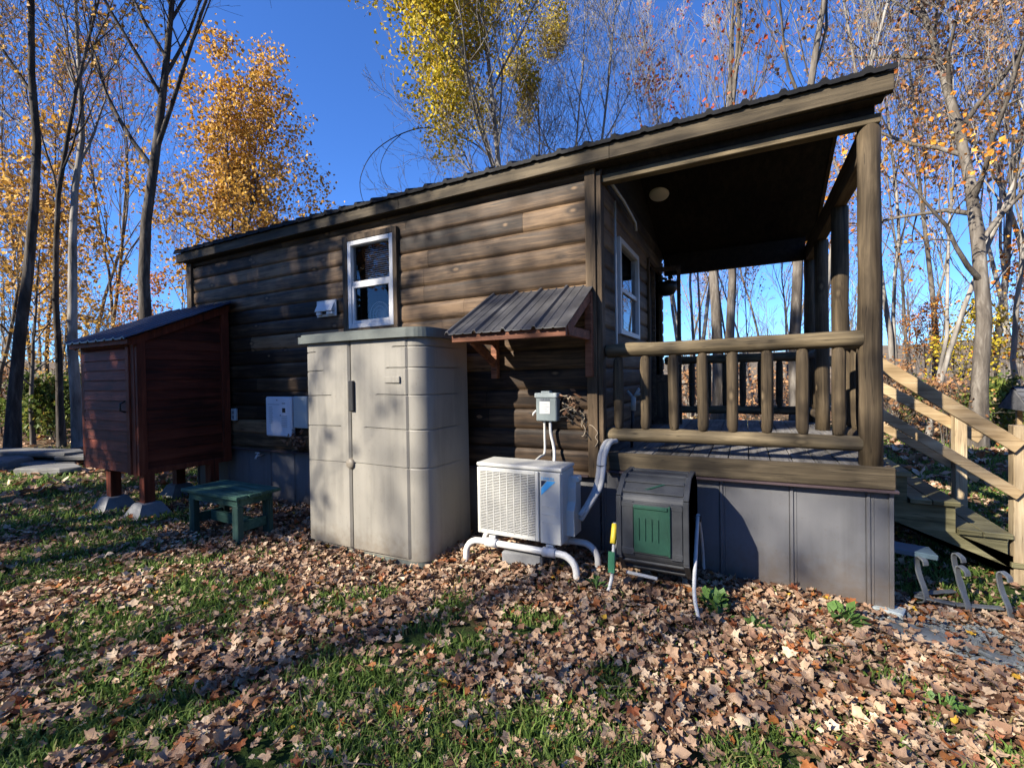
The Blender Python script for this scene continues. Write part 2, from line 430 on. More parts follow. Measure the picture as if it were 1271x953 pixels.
# ------------------------------------------------------------------ camera, sun, sky
yaw, pit, rol, f_px, D, H = R(27.0845), R(-.7308), R(.9326), 568.24, 3.75, 1.5
r0 = Vector((math.cos(yaw), math.sin(yaw), 0)); a0 = Vector((-math.sin(yaw), math.cos(yaw), 0)); u0 = Vector((0, 0, 1))
a1 = a0*math.cos(pit) + u0*math.sin(pit); u1 = -a0*math.sin(pit) + u0*math.cos(pit)
rr = r0*math.cos(rol) - u1*math.sin(rol); uu = r0*math.sin(rol) + u1*math.cos(rol)
cam = bpy.data.cameras.new('camera'); co = bpy.data.objects.new('camera', cam); col.objects.link(co)
mw = Matrix((rr, uu, -a1)).transposed().to_4x4(); mw.translation = (0, -D, H); co.matrix_world = mw
cam.sensor_width = 36; cam.lens = f_px*36/1271; cam.clip_end = 5000; cam.clip_start = .05
scene.camera = co
SUN = Vector((-.613, -1, .716)).normalized()
sl = bpy.data.lights.new('sun', 'SUN'); sl.energy = 5.0; sl.angle = R(.53); sl.color = (1, .925, .80)
so = bpy.data.objects.new('sun', sl); col.objects.link(so); so.location = SUN*40
so.rotation_euler = SUN.to_track_quat('Z', 'Y').to_euler()
w = bpy.data.worlds.new('World'); scene.world = w; w.use_nodes = True
nt = w.node_tree; sky = nt.nodes.new('ShaderNodeTexSky'); sky.sky_type = 'NISHITA'; sky.sun_disc = False
sky.sun_elevation = math.asin(SUN.z); sky.sun_rotation = math.atan2(SUN.x, SUN.y); sky.air_density = 1.0; sky.dust_density = 0.0; sky.ozone_density = 3.0; sky.altitude = 400
tint = nt.nodes.new('ShaderNodeMix'); tint.data_type = 'RGBA'; tint.blend_type = 'MULTIPLY'; tint.inputs[0].default_value = 1
tint.inputs[7].default_value = (.50, .84, 1.42, 1)
nt.links.new(sky.outputs[0], tint.inputs[6]); nt.links.new(tint.outputs[2], nt.nodes['Background'].inputs[0]); nt.nodes['Background'].inputs[1].default_value = .06
scene.view_settings.view_transform = 'Standard'; scene.view_settings.look = 'None'
scene.view_settings.exposure = 1.65; scene.view_settings.gamma = 1; scene.view_settings.use_curve_mapping = False

# ------------------------------------------------------------------ ground
def axis(lo, hi, d):
    a = [lo]; x = lo
    core = np.arange(lo, hi+1e-6, d)
    out = [hi + d*(1.35**k-1)/.35*1.35 for k in range(1, 40) if d*(1.35**k-1)/.35 < 900]
    outl = [lo - (q-hi) for q in out]
    return np.array(outl[::-1] + list(core) + out)
gx = axis(-14, 6, .12); gy = axis(-6, 9, .12)
X, Yg = np.meshgrid(gx, gy); Z = ground_z(X, Yg)
V = np.stack([X.ravel(), Yg.ravel(), Z.ravel()], 1); nx = len(gx); ny = len(gy)
ii = (np.arange(ny-1)[:, None]*nx + np.arange(nx-1)[None]).ravel()
F = np.stack([ii, ii+1, ii+nx+1, ii+nx], 1)
me = npmesh('ground', V, F, M['ground'], smooth=True)
at = me.attributes.new('cover', 'FLOAT', 'POINT')
cvv = leaf_cover(X.ravel(), Yg.ravel()); far = sstep(9, 16, np.hypot(V[:, 0]+2, V[:, 1]))
at.data.foreach_set('value', np.clip(cvv*.9*(1-far)+far*.85, 0, 1).astype(np.float32))
kind(put(me, 'ground'), 'structure')

def hillsheet():
    n = 160; az = np.linspace(-2.2, 2.2, n); V = []; F = []
    rows = [(110, -4), (160, 2), (230, 6), (320, 12), (430, 17), (520, 14)]
    for r, h in rows:
        for a in az:
            hh = h*(.45+.9*fbm(a*3+4, r*.01, 41)) if h > 0 else h
            if h > 0: hh += 7*max(0, 1-abs(a-.35)/.5)*(h/17)
            V.append((r*math.sin(a), r*math.cos(a), hh-1 + (rng.uniform(-.6, .6) if h > 0 else 0)))
    for k in range(len(rows)-1):
        for j in range(n-1): F.append((k*n+j, k*n+j+1, (k+1)*n+j+1, (k+1)*n+j))
    kind(put(npmesh('hills', np.array(V), np.array(F), M['hill'], smooth=True), 'hills'), 'structure')
hillsheet()

# ------------------------------------------------------------------ cabin
cabin = thing('cabin', 'dark stained log cabin with black metal gable roof and open railed porch', 'cabin', (-3, 1.6, 0))
XL, XC, XR, WD = -7.02, -1.10, .845, 3.3
CH = .1765; ZB = .6995
def coursez(z0, z1):
    zs = [z0]; k = math.ceil((z0-ZB)/CH+1e-6)
    while ZB+k*CH < z1-1e-4: zs.append(ZB+k*CH); k += 1
    return zs+[z1]
def log_wall(name, horiz, a0, a1, z0, z1, pos, sgn, holes, m):
    """D-log siding. horiz: axis the courses run along (0|1); pos: wall plane; sgn: outward sign"""
    mb = MB(); zs = coursez(z0, z1)
    cuts = sorted(set(zs + [h for hl in holes for h in (hl[2], hl[3])]))
    for za, zb in zip(cuts[:-1], cuts[1:]):
        zc = (za+zb)/2; kk = math.floor((zc-ZB)/CH)
        base = ZB+kk*CH
        iv = [(a0, a1)]
        for h in holes:
            if h[2] < zc < h[3]:
                iv = [q for (p0, p1) in iv for q in ((p0, min(p1, h[0])), (max(p0, h[1]), p1)) if q[1]-q[0] > .01]
        # random board joints
        rs = random.Random(kk*7+horiz)
        js = [a0 + rs.uniform(1.2, 3.4), a0+rs.uniform(3.6, 5.4)] if a1-a0 > 4 else []
        segs = []
        for p0, p1 in iv:
            c = [p0]+[j for j in js if p0+.2 < j < p1-.2]+[p1]
            segs += list(zip(c[:-1], c[1:]))
        for p0, p1 in segs:
            tn = _hash(np.float64(kk), np.float64(int(p0*3)), 2)
            n = max(3, int(10*(zb-za)/CH)+1); prof = []
            for k in range(n+1):
                z = za+(zb-za)*k/n; u = (z-base)/CH
                bul = .019*(1-abs(2*u-1)**4)**.5 if 0 < u < 1 else 0
                prof.append((bul+.004, z))
            g = .0012 if p0 != a0 else 0
            nseg = max(1, int((p1-p0)/.35))
            V = []; Fc = []
            for q in range(nseg+1):
                aa = p0+g+(p1-p0-2*g)*q/nseg
                wv = (fbm(aa*1.7, kk*3.3, 8)-.5)*.008
                for d, z in prof:
                    d2 = d+wv*(d > .01)
                    V.append((aa, pos+sgn*d2, z) if horiz == 0 else (pos+sgn*d2, aa, z))
            for q in range(nseg):
                for k in range(n): Fc.append((q*(n+1)+k, q*(n+1)+k+1, (q+1)*(n+1)+k+1, (q+1)*(n+1)+k))
            if horiz == 0: Fc = [x[::-1] for x in Fc]
            if sgn > 0 and horiz == 1: Fc = [x[::-1] for x in Fc]
            mb.add(V, Fc, True, float(tn))
    return mb.build(name, m, cabin, tilt=True, recalc=False)
WIN = (-3.915, -3.245, 2.085, 3.06)
log_wall('log_wall', 0, XL, XC, .672, 3.24, 0, -1, [WIN], M['log'])
DOOR = (2.12, 2.98, .876, 2.92); WIN2 = (.58, 1.46, 1.92, 2.82)
log_wall('log_wall', 1, .0, WD, .90, 3.3, XC, 1, [DOOR, WIN2], M['logy'])
log_wall('log_wall', 0, XL, XC, .672, 3.24, WD, 1, [], M['log'])
log_wall('log_wall', 1, .0, WD, .672, 3.24, XL, -1, [], M['logy'])
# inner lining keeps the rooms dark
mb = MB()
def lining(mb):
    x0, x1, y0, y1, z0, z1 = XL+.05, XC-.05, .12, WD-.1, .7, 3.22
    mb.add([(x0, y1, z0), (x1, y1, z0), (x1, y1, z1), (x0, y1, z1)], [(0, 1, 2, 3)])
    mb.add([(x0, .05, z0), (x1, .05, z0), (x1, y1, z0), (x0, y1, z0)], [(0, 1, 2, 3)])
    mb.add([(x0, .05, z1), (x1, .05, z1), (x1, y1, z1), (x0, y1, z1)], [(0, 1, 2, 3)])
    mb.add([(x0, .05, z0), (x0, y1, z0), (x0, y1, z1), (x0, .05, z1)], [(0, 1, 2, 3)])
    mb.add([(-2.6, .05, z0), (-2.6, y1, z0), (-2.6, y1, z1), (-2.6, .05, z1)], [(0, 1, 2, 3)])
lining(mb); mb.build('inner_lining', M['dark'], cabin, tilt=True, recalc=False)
# corner boards
for (x0, x1, y0, y1) in ((-1.185, -1.098, -.052, -.002), (-7.03, -6.93, -.052, -.002)):
    MB().box((x0, y0, .665), (x1, y1, 3.24), .004).build('corner_board', M['trimz'], cabin, tilt=True)
MB().box((-1.096, -.035, .88), (-1.052, .06, 3.2), .004).build('corner_board', M['trimz'], cabin, tilt=True)
MB().box((-7.085, -.03, .665), (-7.032, .07, 3.2), .004).build('corner_board', M['trimz'], cabin, tilt=True)
mb = MB(); mb.box((XL, -.05, .66), (-1.19, .02, .676), .003); mb.build('base_flashing', M['flash'], cabin, tilt=True)
# gable ends
RZ = 3.24; PITCH = .40; YM = WD/2
def roofz(y): return RZ+PITCH*(YM+.1-abs(y-YM))
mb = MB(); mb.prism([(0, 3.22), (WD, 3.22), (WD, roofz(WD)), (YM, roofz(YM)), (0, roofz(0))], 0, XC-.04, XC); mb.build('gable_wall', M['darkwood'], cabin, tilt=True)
mb = MB(); mb.prism([(0, 3.22), (WD, 3.22), (WD, roofz(WD)), (YM, roofz(YM)), (0, roofz(0))], 0, XL, XL+.04); mb.build('gable_wall', M['logy'], cabin, tilt=True)
# roof: decking + ribbed metal
RXL, RXR = -7.12, .829
mb = MB()
for s in (-1, 1):
    yo = -.10 if s < 0 else WD+.1
    mb.prism([(yo, roofz(yo)), (YM, roofz(YM)), (YM, roofz(YM)+.13), (yo, roofz(yo)+.13)], 0, RXL+.02, RXR-.02)
rf_deck = mb.build('roof_decking', M['darkwood'], cabin, tilt=True)
mb = MB()
prof = []; x = RXL-.01; pitch_rib = .229
while x < RXR+.01:
    for dx, h in ((0, 0), (.012, .0), (.028, .019), (.052, .019), (.068, 0), (.12, 0), (.127, .005), (.139, .005), (.146, 0), (.17, 0), (.177, .005), (.189, .005), (.196, 0)):
        if x+dx < RXR+.012: prof.append((x+dx, h))
    x += pitch_rib
prof.append((RXR+.012, 0))
for s in (-1, 1):
    yo = -.165 if s < 0 else WD+.165
    V = []
    for (px, h) in prof:
        for y in (yo, YM): V.append((px, y, roofz(y)+.165+h*1.25))
        for y in (yo, YM): V.append((px, y, roofz(y)+.135+h*.5))
    Fc = []
    for k in range(len(prof)-1):
        a, b = 4*k, 4*k+4
        Fc += [(a, a+1, b+1, b), (a+2, a+3, b+3, b+2), (a, b, b+2, a+2)]
    mb.add(V, Fc)
mb.box((RXL, YM-.12, roofz(YM)+.15), (RXR, YM+.12, roofz(YM)+.2), .01)
mb.build('metal_roof', M['roofmetal'], cabin, tilt=True)
for y0, y1 in ((-.138, -.10), (WD+.10, WD+.138)):
    mb = MB()
    xs = [RXL, -6.2, -3.1, -.95, RXR]
    for a, b in zip(xs[:-1], xs[1:]): mb.box((a+.001, y0, 3.235), (b-.001, y1, 3.352), .003, tint=rng.uniform(.3, .7))
    mb.build('fascia', M['trim'], cabin, tilt=True)
for x0, x1 in ((RXR-.03, RXR+.004), (RXL-.004, RXL+.03)):
    mb = MB()
    for s in (-1, 1):
        yo = -.098 if s < 0 else WD+.098
        mb.prism([(yo, roofz(yo)-.01), (YM, roofz(YM)-.01), (YM, roofz(YM)+.1), (yo, roofz(yo)+.1)], 0, x0, x1)
    mb.build('rake_board', M['trimy'], cabin, tilt=True)
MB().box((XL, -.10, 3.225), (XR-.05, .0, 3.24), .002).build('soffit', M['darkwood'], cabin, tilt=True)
# ceiling panel strips of the porch
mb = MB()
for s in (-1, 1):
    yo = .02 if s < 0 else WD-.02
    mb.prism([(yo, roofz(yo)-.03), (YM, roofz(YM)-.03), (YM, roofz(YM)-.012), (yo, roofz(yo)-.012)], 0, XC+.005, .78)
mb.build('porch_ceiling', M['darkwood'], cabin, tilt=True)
# porch beams
MB().box((-1.05, -.005, 3.112), (.79, .085, 3.172), .004).build('porch_beam', M['railx'], cabin, tilt=True)
MB().box((-1.05, .0, 3.175), (.76, .05, 3.232), .003).build('porch_beam', M['darkwood'], cabin, tilt=True)
MB().box((-1.05, WD-.1, 2.96), (.69, WD, 3.24), .004).build('porch_beam', M['darkwood'], cabin, tilt=True)
MB().box((.692, .09, 2.93), (.782, WD, 3.135), .004).build('porch_beam', M['trimy'], cabin, tilt=True)
# posts
def post(name, r, h, m, wob=.05, n=14, taper=.04):
    mb = MB(); k = 7
    mb.tube([(rng.uniform(-.004, .004), rng.uniform(-.004, .004), h*i/k) for i in range(k+1)], [r*(1-taper*i/k) for i in range(k+1)], n, wob=wob)
    return mb
DZ = .876
for y, top in ((.06, 3.112), (1.13, 2.93), (2.22, 2.93), (3.2, 2.96)):
    mb = post('post', .068, top-DZ, M['railz'])
    mb.v = [(a+.738, b+y, c+DZ) for a, b, c in mb.v]
    mb.build('porch_post', M['railz'], cabin, tilt=True)
# deck
mb = MB(); y = 0
x = XC+.005; k = 0
while x < XR-.02:
    x1 = min(x+.139, XR-.02)
    mb.box((x, .022, .838), (x1-.006, WD, DZ-rng.uniform(0, .003)), .003, tint=rng.uniform(.2, .8)); x += .139
mb.build('deck_floor', M['deck'], cabin, tilt=True)
MB().box((-1.05, -.03, .735), (XR+.006, .02, DZ+.002), .005, tint=.5).build('deck_rim', M['trim'], cabin, tilt=True)
MB().box((XR-.03, .022, .735), (XR+.006, WD, DZ), .005).build('deck_rim', M['trimy'], cabin, tilt=True)
MB().box((-1.05, -.045, .715), (XR+.02, .018, .732), .002).build('base_flashing', M['flash'], cabin, tilt=True)
# railings
def rail_tube(p, q, r, m, name, par):
    mb = MB(); p = np.array(p); q = np.array(q); k = 9
    pts = [p+(q-p)*i/k+rng.uniform(-.004, .004, 3) for i in range(k+1)]
    rad = [r*(1+rng.uniform(-.05, .05)) for i in range(k+1)]
    pts = [pts[0]-(q-p)/np.linalg.norm(q-p)*.012]+pts+[pts[-1]+(q-p)/np.linalg.norm(q-p)*.012]
    rad = [r*.72]+rad+[r*.72]
    mb.tube(pts, rad, 14, wob=.03); return mb.build(name, m, par, tilt=True)
def baluster_mesh(r, h):
    mb = MB(); zz = [0, .015, .05, .12, h*.5, h-.11, h-.04, h-.012, h]; rad = [.55, .78, .97, 1, 1.02, 1, .97, .78, .55]
    mb.tube([(rng.uniform(-.003, .003), rng.uniform(-.003, .003), z) for z in zz], [r*q*rng.uniform(.96, 1.04) for q in rad], 12, wob=.04)
    o = mb.build('baluster', M['railz'], None); return o
bal = [baluster_mesh(.041, .61) for _ in range(3)]
def railing(p, q, ts, axis, first=[True]):
    root = bpy.data.objects.new('porch_railing', None); col.objects.link(root); root.parent = cabin
    root.location = Vector((p[0], p[1], 0))-cabin.location
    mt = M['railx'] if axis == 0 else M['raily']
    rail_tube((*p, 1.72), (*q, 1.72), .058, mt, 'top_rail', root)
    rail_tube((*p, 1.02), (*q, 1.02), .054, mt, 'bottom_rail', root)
    for k, tt in enumerate(ts):
        x = p[0]+(q[0]-p[0])*tt; y = p[1]+(q[1]-p[1])*tt
        b = dup(bal[k % 3], (x-p[0], y-p[1], 1.065+TILT*x), root)
        b.rotation_euler = (0, 0, rng.uniform(0, 6)); b.name = 'baluster'
    return root
xs = [-.947, -.73, -.512, -.299, -.092, .135, .354, .565]
p, q = (-1.04, .06), (.69, .06)
railing(p, q, [(x-p[0])/(q[0]-p[0]) for x in xs], 0)
p, q = (-1.04, WD-.1), (.66, WD-.1)
railing(p, q, [(x-p[0])/(q[0]-p[0]) for x in np.arange(-.9, .6, .215)], 0)
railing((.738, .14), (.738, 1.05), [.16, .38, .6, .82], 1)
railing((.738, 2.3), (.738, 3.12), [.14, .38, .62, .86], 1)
for b in bal: bpy.data.objects.remove(b)
# skirting
def skirt(name, horiz, a0, a1, z0, z1, pos, sgn, seams, m=M['skirt']):
    mb = MB(); pr = []; c = [a0]+[s for s in seams if a0 < s < a1]+[a1]
    for s0, s1 in zip(c[:-1], c[1:]):
        pr += [(s0, .0), (s0+.004, .012), (s0+.02, .012), (s0+.025, 0), (s0+.034, 0), (s0+.037, .004), (s0+.041, .004), (s0+.044, 0),
               (s1-.004, 0), (s1-.003, -.012), (s1-.0005, -.012)]
    V = []; Fc = []
    for a, d in pr:
        for z in (z0, z1): V.append((a, pos+sgn*d, z) if horiz == 0 else (pos+sgn*d, a, z))
    for k in range(len(pr)-1): Fc.append((2*k, 2*k+2, 2*k+3, 2*k+1))
    mb.add(V, Fc); return mb.build(name, m, cabin, recalc=False)
skirt('skirting', 0, -1.10, XR-.003, -.15, .718, .032, -1, [-.614, -.186, .268, .706])
skirt('skirting', 0, XL, -1.11, -.15, .665, .032, -1, list(np.arange(-6.75, -1.3, .445)))
skirt('skirting', 1, .03, WD, -.15, .72, XR-.003, 1, list(np.arange(.5, 3.2, .45)))
skirt('skirting', 1, .03, WD, -.15, .665, XL, -1, list(np.arange(.5, 3.2, .45)))
skirt('skirting', 0, XL, XR, -.15, .7, WD-.01, 1, list(np.arange(-6.75, .8, .445)))
MB().box((XR-.02, .012, -.15), (XR+.004, .036, .72), .002).build('skirting_corner', M['skirt'], cabin)
# side window
def window(name, par, x0, x1, z0, z1, y, trim=True):
    """double hung window in a wall facing -y"""
    root = bpy.data.objects.new(name, None); col.objects.link(root); root.parent = par; root.location = Vector((x0, y, z0))-par.location
    mb = MB(); fw = .05
    mb.box((x0, y-.055, z0), (x0+fw, y+.03, z1), .004).box((x1-fw, y-.055, z0), (x1, y+.03, z1), .004)
    mb.box((x0+fw, y-.055, z1-fw), (x1-fw, y+.03, z1), .004).box((x0+fw, y-.055, z0), (x1-fw, y+.03, z0+fw), .004)
    mb.build('frame', M['white'], root, tilt=True)
    zm = (z0+z1)/2-.01
    mb = MB(); sw = .034
    mb.box((x0+fw, y-.035, zm), (x1-fw, y-.005, zm+.045), .003)
    mb.build('meeting_rail', M['white'], root, tilt=True)
    mb = MB()
    mb.box((x0+fw+.002, y-.045, z0+fw+.002), (x0+fw+sw, y-.012, zm-.002), .003).box((x1-fw-sw*.6, y-.045, z0+fw+.002), (x1-fw-.002, y-.012, zm-.002), .003)
    mb.box((x0+fw+sw, y-.045, zm-.028), (x1-fw-sw*.6, y-.012, zm-.002), .003).box((x0+fw+sw, y-.045, z0+fw+.002), (x1-fw-sw*.6, y-.012, z0+fw+.034), .003)
    mb.build('lower_sash', M['white'], root, tilt=True)
    mb = MB(); mb.add([(x0+fw, y-.008, zm+.04), (x1-fw, y-.008, zm+.04), (x1-fw, y-.008, z1-fw), (x0+fw, y-.008, z1-fw)], [(0, 1, 2, 3)])
    mb.build('pane', M['glass'], root, tilt=True, recalc=False)
    mb = MB(); mb.add([(x0+fw+.03, y-.02, z0+fw+.03), (x1-fw-.02, y-.02, z0+fw+.03), (x1-fw-.02, y-.02, zm-.02), (x0+fw+.03, y-.02, zm-.02)], [(0, 1, 2, 3)])
    mb.build('pane', M['glass'], root, tilt=True, recalc=False)
    if trim:
        mb = MB(); 
        mb.box((x0-.07, y-.06, z0-.075), (x0-.003, y-.004, z1+.06), .003).box((x1+.003, y-.06, z0-.075), (x1+.055, y-.004, z1+.06), .003)
        mb.box((x0-.003, y-.06, z1+.003), (x1+.003, y-.004, z1+.06), .003).box((x0-.003, y-.06, z0-.075), (x1+.003, y-.004, z0-.003), .003)
        mb.build('casing', M['trimz'], root, tilt=True)
    mb = MB()
    for k in range(17):
        zz = zm+.06+k*.023
        if zz < z1-.06: mb.box((x0+fw+.11, y+.05, zz), (x1-fw-.005, y+.07, zz+.004), .001, rot=Matrix.Rotation(R(35), 3, 'X'))
    mb.build('blind', M['blind'], root, tilt=True)
    return root
window('window', cabin, -3.905, -3.258, 2.095, 3.05, -.004)
# porch window on the end wall (faces +x)
root = bpy.data.objects.new('porch_window', None); col.objects.link(root); root.parent = cabin; root.location = Vector((XC, .6, 1.9))-cabin.location
y0, y1, z0, z1, xx = .59, 1.45, 1.91, 2.83, XC
mb = MB(); fw = .05
mb.box((xx-.03, y0, z0), (xx+.055, y0+fw, z1), .004).box((xx-.03, y1-fw, z0), (xx+.055, y1, z1), .004)
mb.box((xx-.03, y0+fw, z1-fw), (xx+.055, y1-fw, z1), .004).box((xx-.03, y0+fw, z0), (xx+.055, y1-fw, z0+fw), .004)
mb.box((xx, y0+fw, 2.33), (xx+.035, y1-fw, 2.375), .004)
mb.build('frame', M['white'], root, tilt=True)
mb = MB(); mb.add([(xx+.015, y0+fw, z0+fw), (xx+.015, y1-fw, z0+fw), (xx+.015, y1-fw, z1-fw), (xx+.015, y0+fw, z1-fw)], [(0, 1, 2, 3)])
mb.build('pane', M['glass'], root, tilt=True, recalc=False)
mb = MB(); mb.box((xx-.12, y0-.1, z0-.1), (xx-.06, y1+.1, z1+.1), .002); mb.build('dark_room_panel', M['dark'], root, tilt=True)  # near-black panel behind the pane: darkness of the room put into its colour
# storm door standing open
root = bpy.data.objects.new('storm_door', None); col.objects.link(root); root.parent = cabin; root.location = Vector((XC+.03, 2.14, DZ))-cabin.location
da = R(6); ux, uy = math.cos(da), math.sin(da)
mb = MB()
def leaf(a0, a1, z0, z1, th=.03): mb.beam((XC+.05+ux*a0, 2.2+uy*a0, (z0+z1)/2), (XC+.05+ux*a1, 2.2+uy*a1, (z0+z1)/2), th, z1-z0)
leaf(.0, .045, .9, 2.86); leaf(.30, .345, .9, 2.86); leaf(.045, .30, 2.80, 2.86); leaf(.045, .30, 1.42, 1.52); leaf(.045, .3, .9, .98)
mb.build('door_frame', M['logy'], root, tilt=True)
mb = MB(); leaf(.045, .3, .98, 1.42, .018); mb.build('kick_panel', M['trimz'], root, tilt=True)
mb = MB(); mb.box((-.72, 2.235, 1.385), (-.55, 2.25, 1.4), .003).box((-.76, 2.20, 1.37), (-.72, 2.25, 1.41), .003); mb.build('door_handle', M['black'], root, tilt=True)
mb = MB(); mb.box((XC-.12, 2.1, .9), (XC-.05, 3.0, 2.95), .004); mb.build('inner_door', M['darkwood'], cabin, tilt=True)
mb = MB(); mb.box((XC+.002, 2.06, .88), (XC+.05, 2.115, 2.96), .004).box((XC+.002, 2.985, .88), (XC+.05, 3.04, 2.96), .004).box((XC+.002, 2.117, 2.925), (XC+.05, 2.983, 2.98), .004)
mb.build('door_casing', M['trimz'], cabin, tilt=True)
mb = MB(); mb.tube([(XC+.05, .42, .9), (XC+.05, .42, 3.1)], .011, 8); mb.build('downspout', M['whitemetal'], cabin, tilt=True)
mb = MB(); mb.tube([(XC+.06, .2, 3.2), (XC+.09, .6, 3.15), (XC+.09, 1.1, 3.1), (XC+.09, 1.13, 3.02)], .014, 8); mb.build('conduit', M['greypipe'], cabin, tilt=True)
zc = roofz(2.1)-.03
mb = MB(); mb.lathe([(0, .0), (.10, 0), (.112, .01), (.118, .022)], (0, 0, 0), 24)
cl = mb.build('ceiling_light', M['lens'], cabin, local=True); cl.location = Vector((-.93, 2.1, zc-.03))-cabin.location; cl.rotation_euler = (-math.atan(PITCH), 0, 0)

# hanging basket under the far porch beam
hb = thing('hanging_basket', 'dark hanging plant basket under the far porch beam by the door', 'plant basket', (-1.0, 3.05, 2.78))
mb = MB(); mb.lathe([(.04, -.11), (.11, -.09), (.15, -.02), (.165, .07), (.15, .07), (.13, -.0)], (-1.0, 3.05, 2.74), 18); mb.build('basket', M['black'], hb)
mb = MB()
for k in range(3):
    a = k*2.1; mb.tube([(-1.0+.155*math.cos(a), 3.05+.155*math.sin(a), 2.8), (-1.0, 3.05, 3.24)], .004, 5)
mb.build('hanger', M['wire'], hb)
mb = MB()
for k in range(70):
    a = rng.uniform(0, 6.28); r_ = rng.uniform(.02, .19); c = np.array((-1+r_*math.cos(a), 3.05+r_*math.sin(a), 2.82+rng.uniform(-.06, .06)))
    u = rng.normal(size=3)*.03; v_ = rng.normal(size=3)*.03
    mb.add([c, c+u, c+u+v_, c+v_], [(0, 1, 2, 3)])
mb.build('foliage', M['leafpine'], hb, recalc=False)

# pale forked tool leaning inside the railing
ft = thing('garden_tool', 'pale fork-headed tool on a dark handle, propped inside the porch railing', 'garden tool', (-.9, .3, DZ))
mb = MB(); mb.tube([(-.9, .3, DZ+.0), (-.88, .29, 1.28)], .014, 8); mb.build('handle', M['black'], ft)
mb = MB(); mb.tube([(-.88, .29, 1.2), (-.875, .285, 1.33)], .022, 8)
mb.tube([(-.875, .285, 1.31), (-.82, .27, 1.39)], .015, 8).tube([(-.875, .285, 1.31), (-.93, .3, 1.37)], .013, 8).tube([(-.86, .28, 1.33), (-.80, .27, 1.35)], .012, 8)
mb.build('head', M['panelgrey'], ft)
# ------------------------------------------------------------------ red lean-to shed
SX0, SX1, SY0, SY1 = -7.42, -6.08, -1.10, -.06
shed = thing('lean_to_shed', 'red wooden lean-to shed on posts against the left end of the cabin', 'shed', (-6.75, -.6, .47))
zt0, zt1 = 2.02, 2.50
def lap_wall(horiz, a0, a1, z0, ztop, pos, sgn, m, name, tilty=None):
    mb = MB(); h = .118; z = z0; k = 0
    while z < (ztop if not tilty else max(tilty))-.01:
        zz = min(z+h, ztop if not tilty else 9)
        b0, b1 = a0, a1
        V = []
        if tilty:   # sloped top: front y=a0 height tilty[0], back y=a1 height tilty[1]
            sl_ = (tilty[1]-tilty[0])/(a1-a0)
            def cut(zv): return max(a0, a0+(zv-tilty[0])/sl_) if zv > tilty[0] else a0
            c0, c1 = cut(z), cut(z+h)
            if c0 >= a1-.01: break
            c1 = min(c1, a1); zt = z+h
            P = [(c0, z, .016), (a1, z, .016), (a1, zt, .004), (c1, zt, .004)]
        else: P = [(b0, z, .016), (b1, z, .016), (b1, zz, .004), (b0, zz, .004)]
        for a, zq, d in P: V.append((a, pos+sgn*d, zq) if horiz == 0 else (pos+sgn*d, a, zq))
        a_, b_, = P[0][0], P[1][0]
        V += [((a_, pos, z) if horiz == 0 else (pos, a_, z)), ((b_, pos, z) if horiz == 0 else (pos, b_, z))]
        mb.add(V, [(0, 1, 2, 3), (0, 1, 5, 4)], False, rng.uniform(.2, .8)); z += h
    return mb.build(name, m, shed, recalc=False)
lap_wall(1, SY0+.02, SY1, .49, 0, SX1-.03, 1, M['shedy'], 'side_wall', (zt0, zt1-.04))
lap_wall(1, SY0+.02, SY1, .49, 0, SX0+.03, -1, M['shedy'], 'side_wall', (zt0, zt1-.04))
mb = MB(); mb.box((SX0+.035, SY0+.03, .50), (SX1-.035, SY1, .56), .003); mb.build('floor_frame', M['shedz'], shed)
mb = MB(); mb.prism([(SY0+.04, .55), (SY1, .55), (SY1, zt1-.05), (SY0+.04, zt0-.02)], 0, SX0+.036, SX1-.036); mb.build('core', M['dark'], shed)
# corner trims
mb = MB(); mb.box((SX1-.035, SY0+.002, .47), (SX1+.012, SY0+.09, zt0), .003); mb.box((SX1-.035, SY1-.1, .47), (SX1+.012, SY1, zt1-.06), .003)
mb.box((SX0, SY0+.002, .47), (SX0+.09, SY0+.03, zt0), .003); mb.box((SX1-.12, SY0-.004, .47), (SX1-.037, SY0+.03, zt0), .003)
mb.box((SX0+.092, SY0+.002, zt0-.09), (SX1-.122, SY0+.03, zt0), .003); mb.box((SX0-.01, SY0+.032, .47), (SX0+.03, SY0+.1, zt0), .003)
mb.box((SX1-.02, SY0+.092, .47), (SX1+.006, SY1-.102, .53), .003)
mb.build('corner_trim', M['shedz'], shed)
# door
dr = bpy.data.objects.new('door', None); col.objects.link(dr); dr.parent = shed; dr.location = Vector((-6.8, SY0, .5))-shed.location
mb = MB(); z = .49
while z < zt0-.1:
    zz = min(z+.118, zt0-.095)
    mb.add([(SX0+.095, SY0-.012, z), (SX1-.2, SY0-.012, z), (SX1-.2, SY0+.004, zz), (SX0+.095, SY0+.004, zz), (SX0+.095, SY0+.01, z), (SX1-.2, SY0+.01, z)], [(0, 1, 2, 3), (0, 1, 5, 4)], False, rng.uniform(.2, .8)); z += .118
mb.build('boards', M['shedx'], dr, recalc=False)
mb = MB(); mb.box((SX1-.198, SY0-.02, .47), (SX1-.125, SY0+.02, zt0-.095), .003); mb.build('door_stile', M['shedz'], dr)
mb = MB(); mb.tube([(SX1-.225, SY0-.012, 1.18), (SX1-.235, SY0-.055, 1.2), (SX1-.235, SY0-.06, 1.28), (SX1-.225, SY0-.012, 1.31)], .01, 8); mb.build('door_handle', M['black'], dr)
mb = MB(); mb.box((SX1-.12, SY0-.014, zt0-.06), (SX1+.03, SY0-.006, zt0-.04), .002); mb.build('hasp', M['greypipe'], dr)
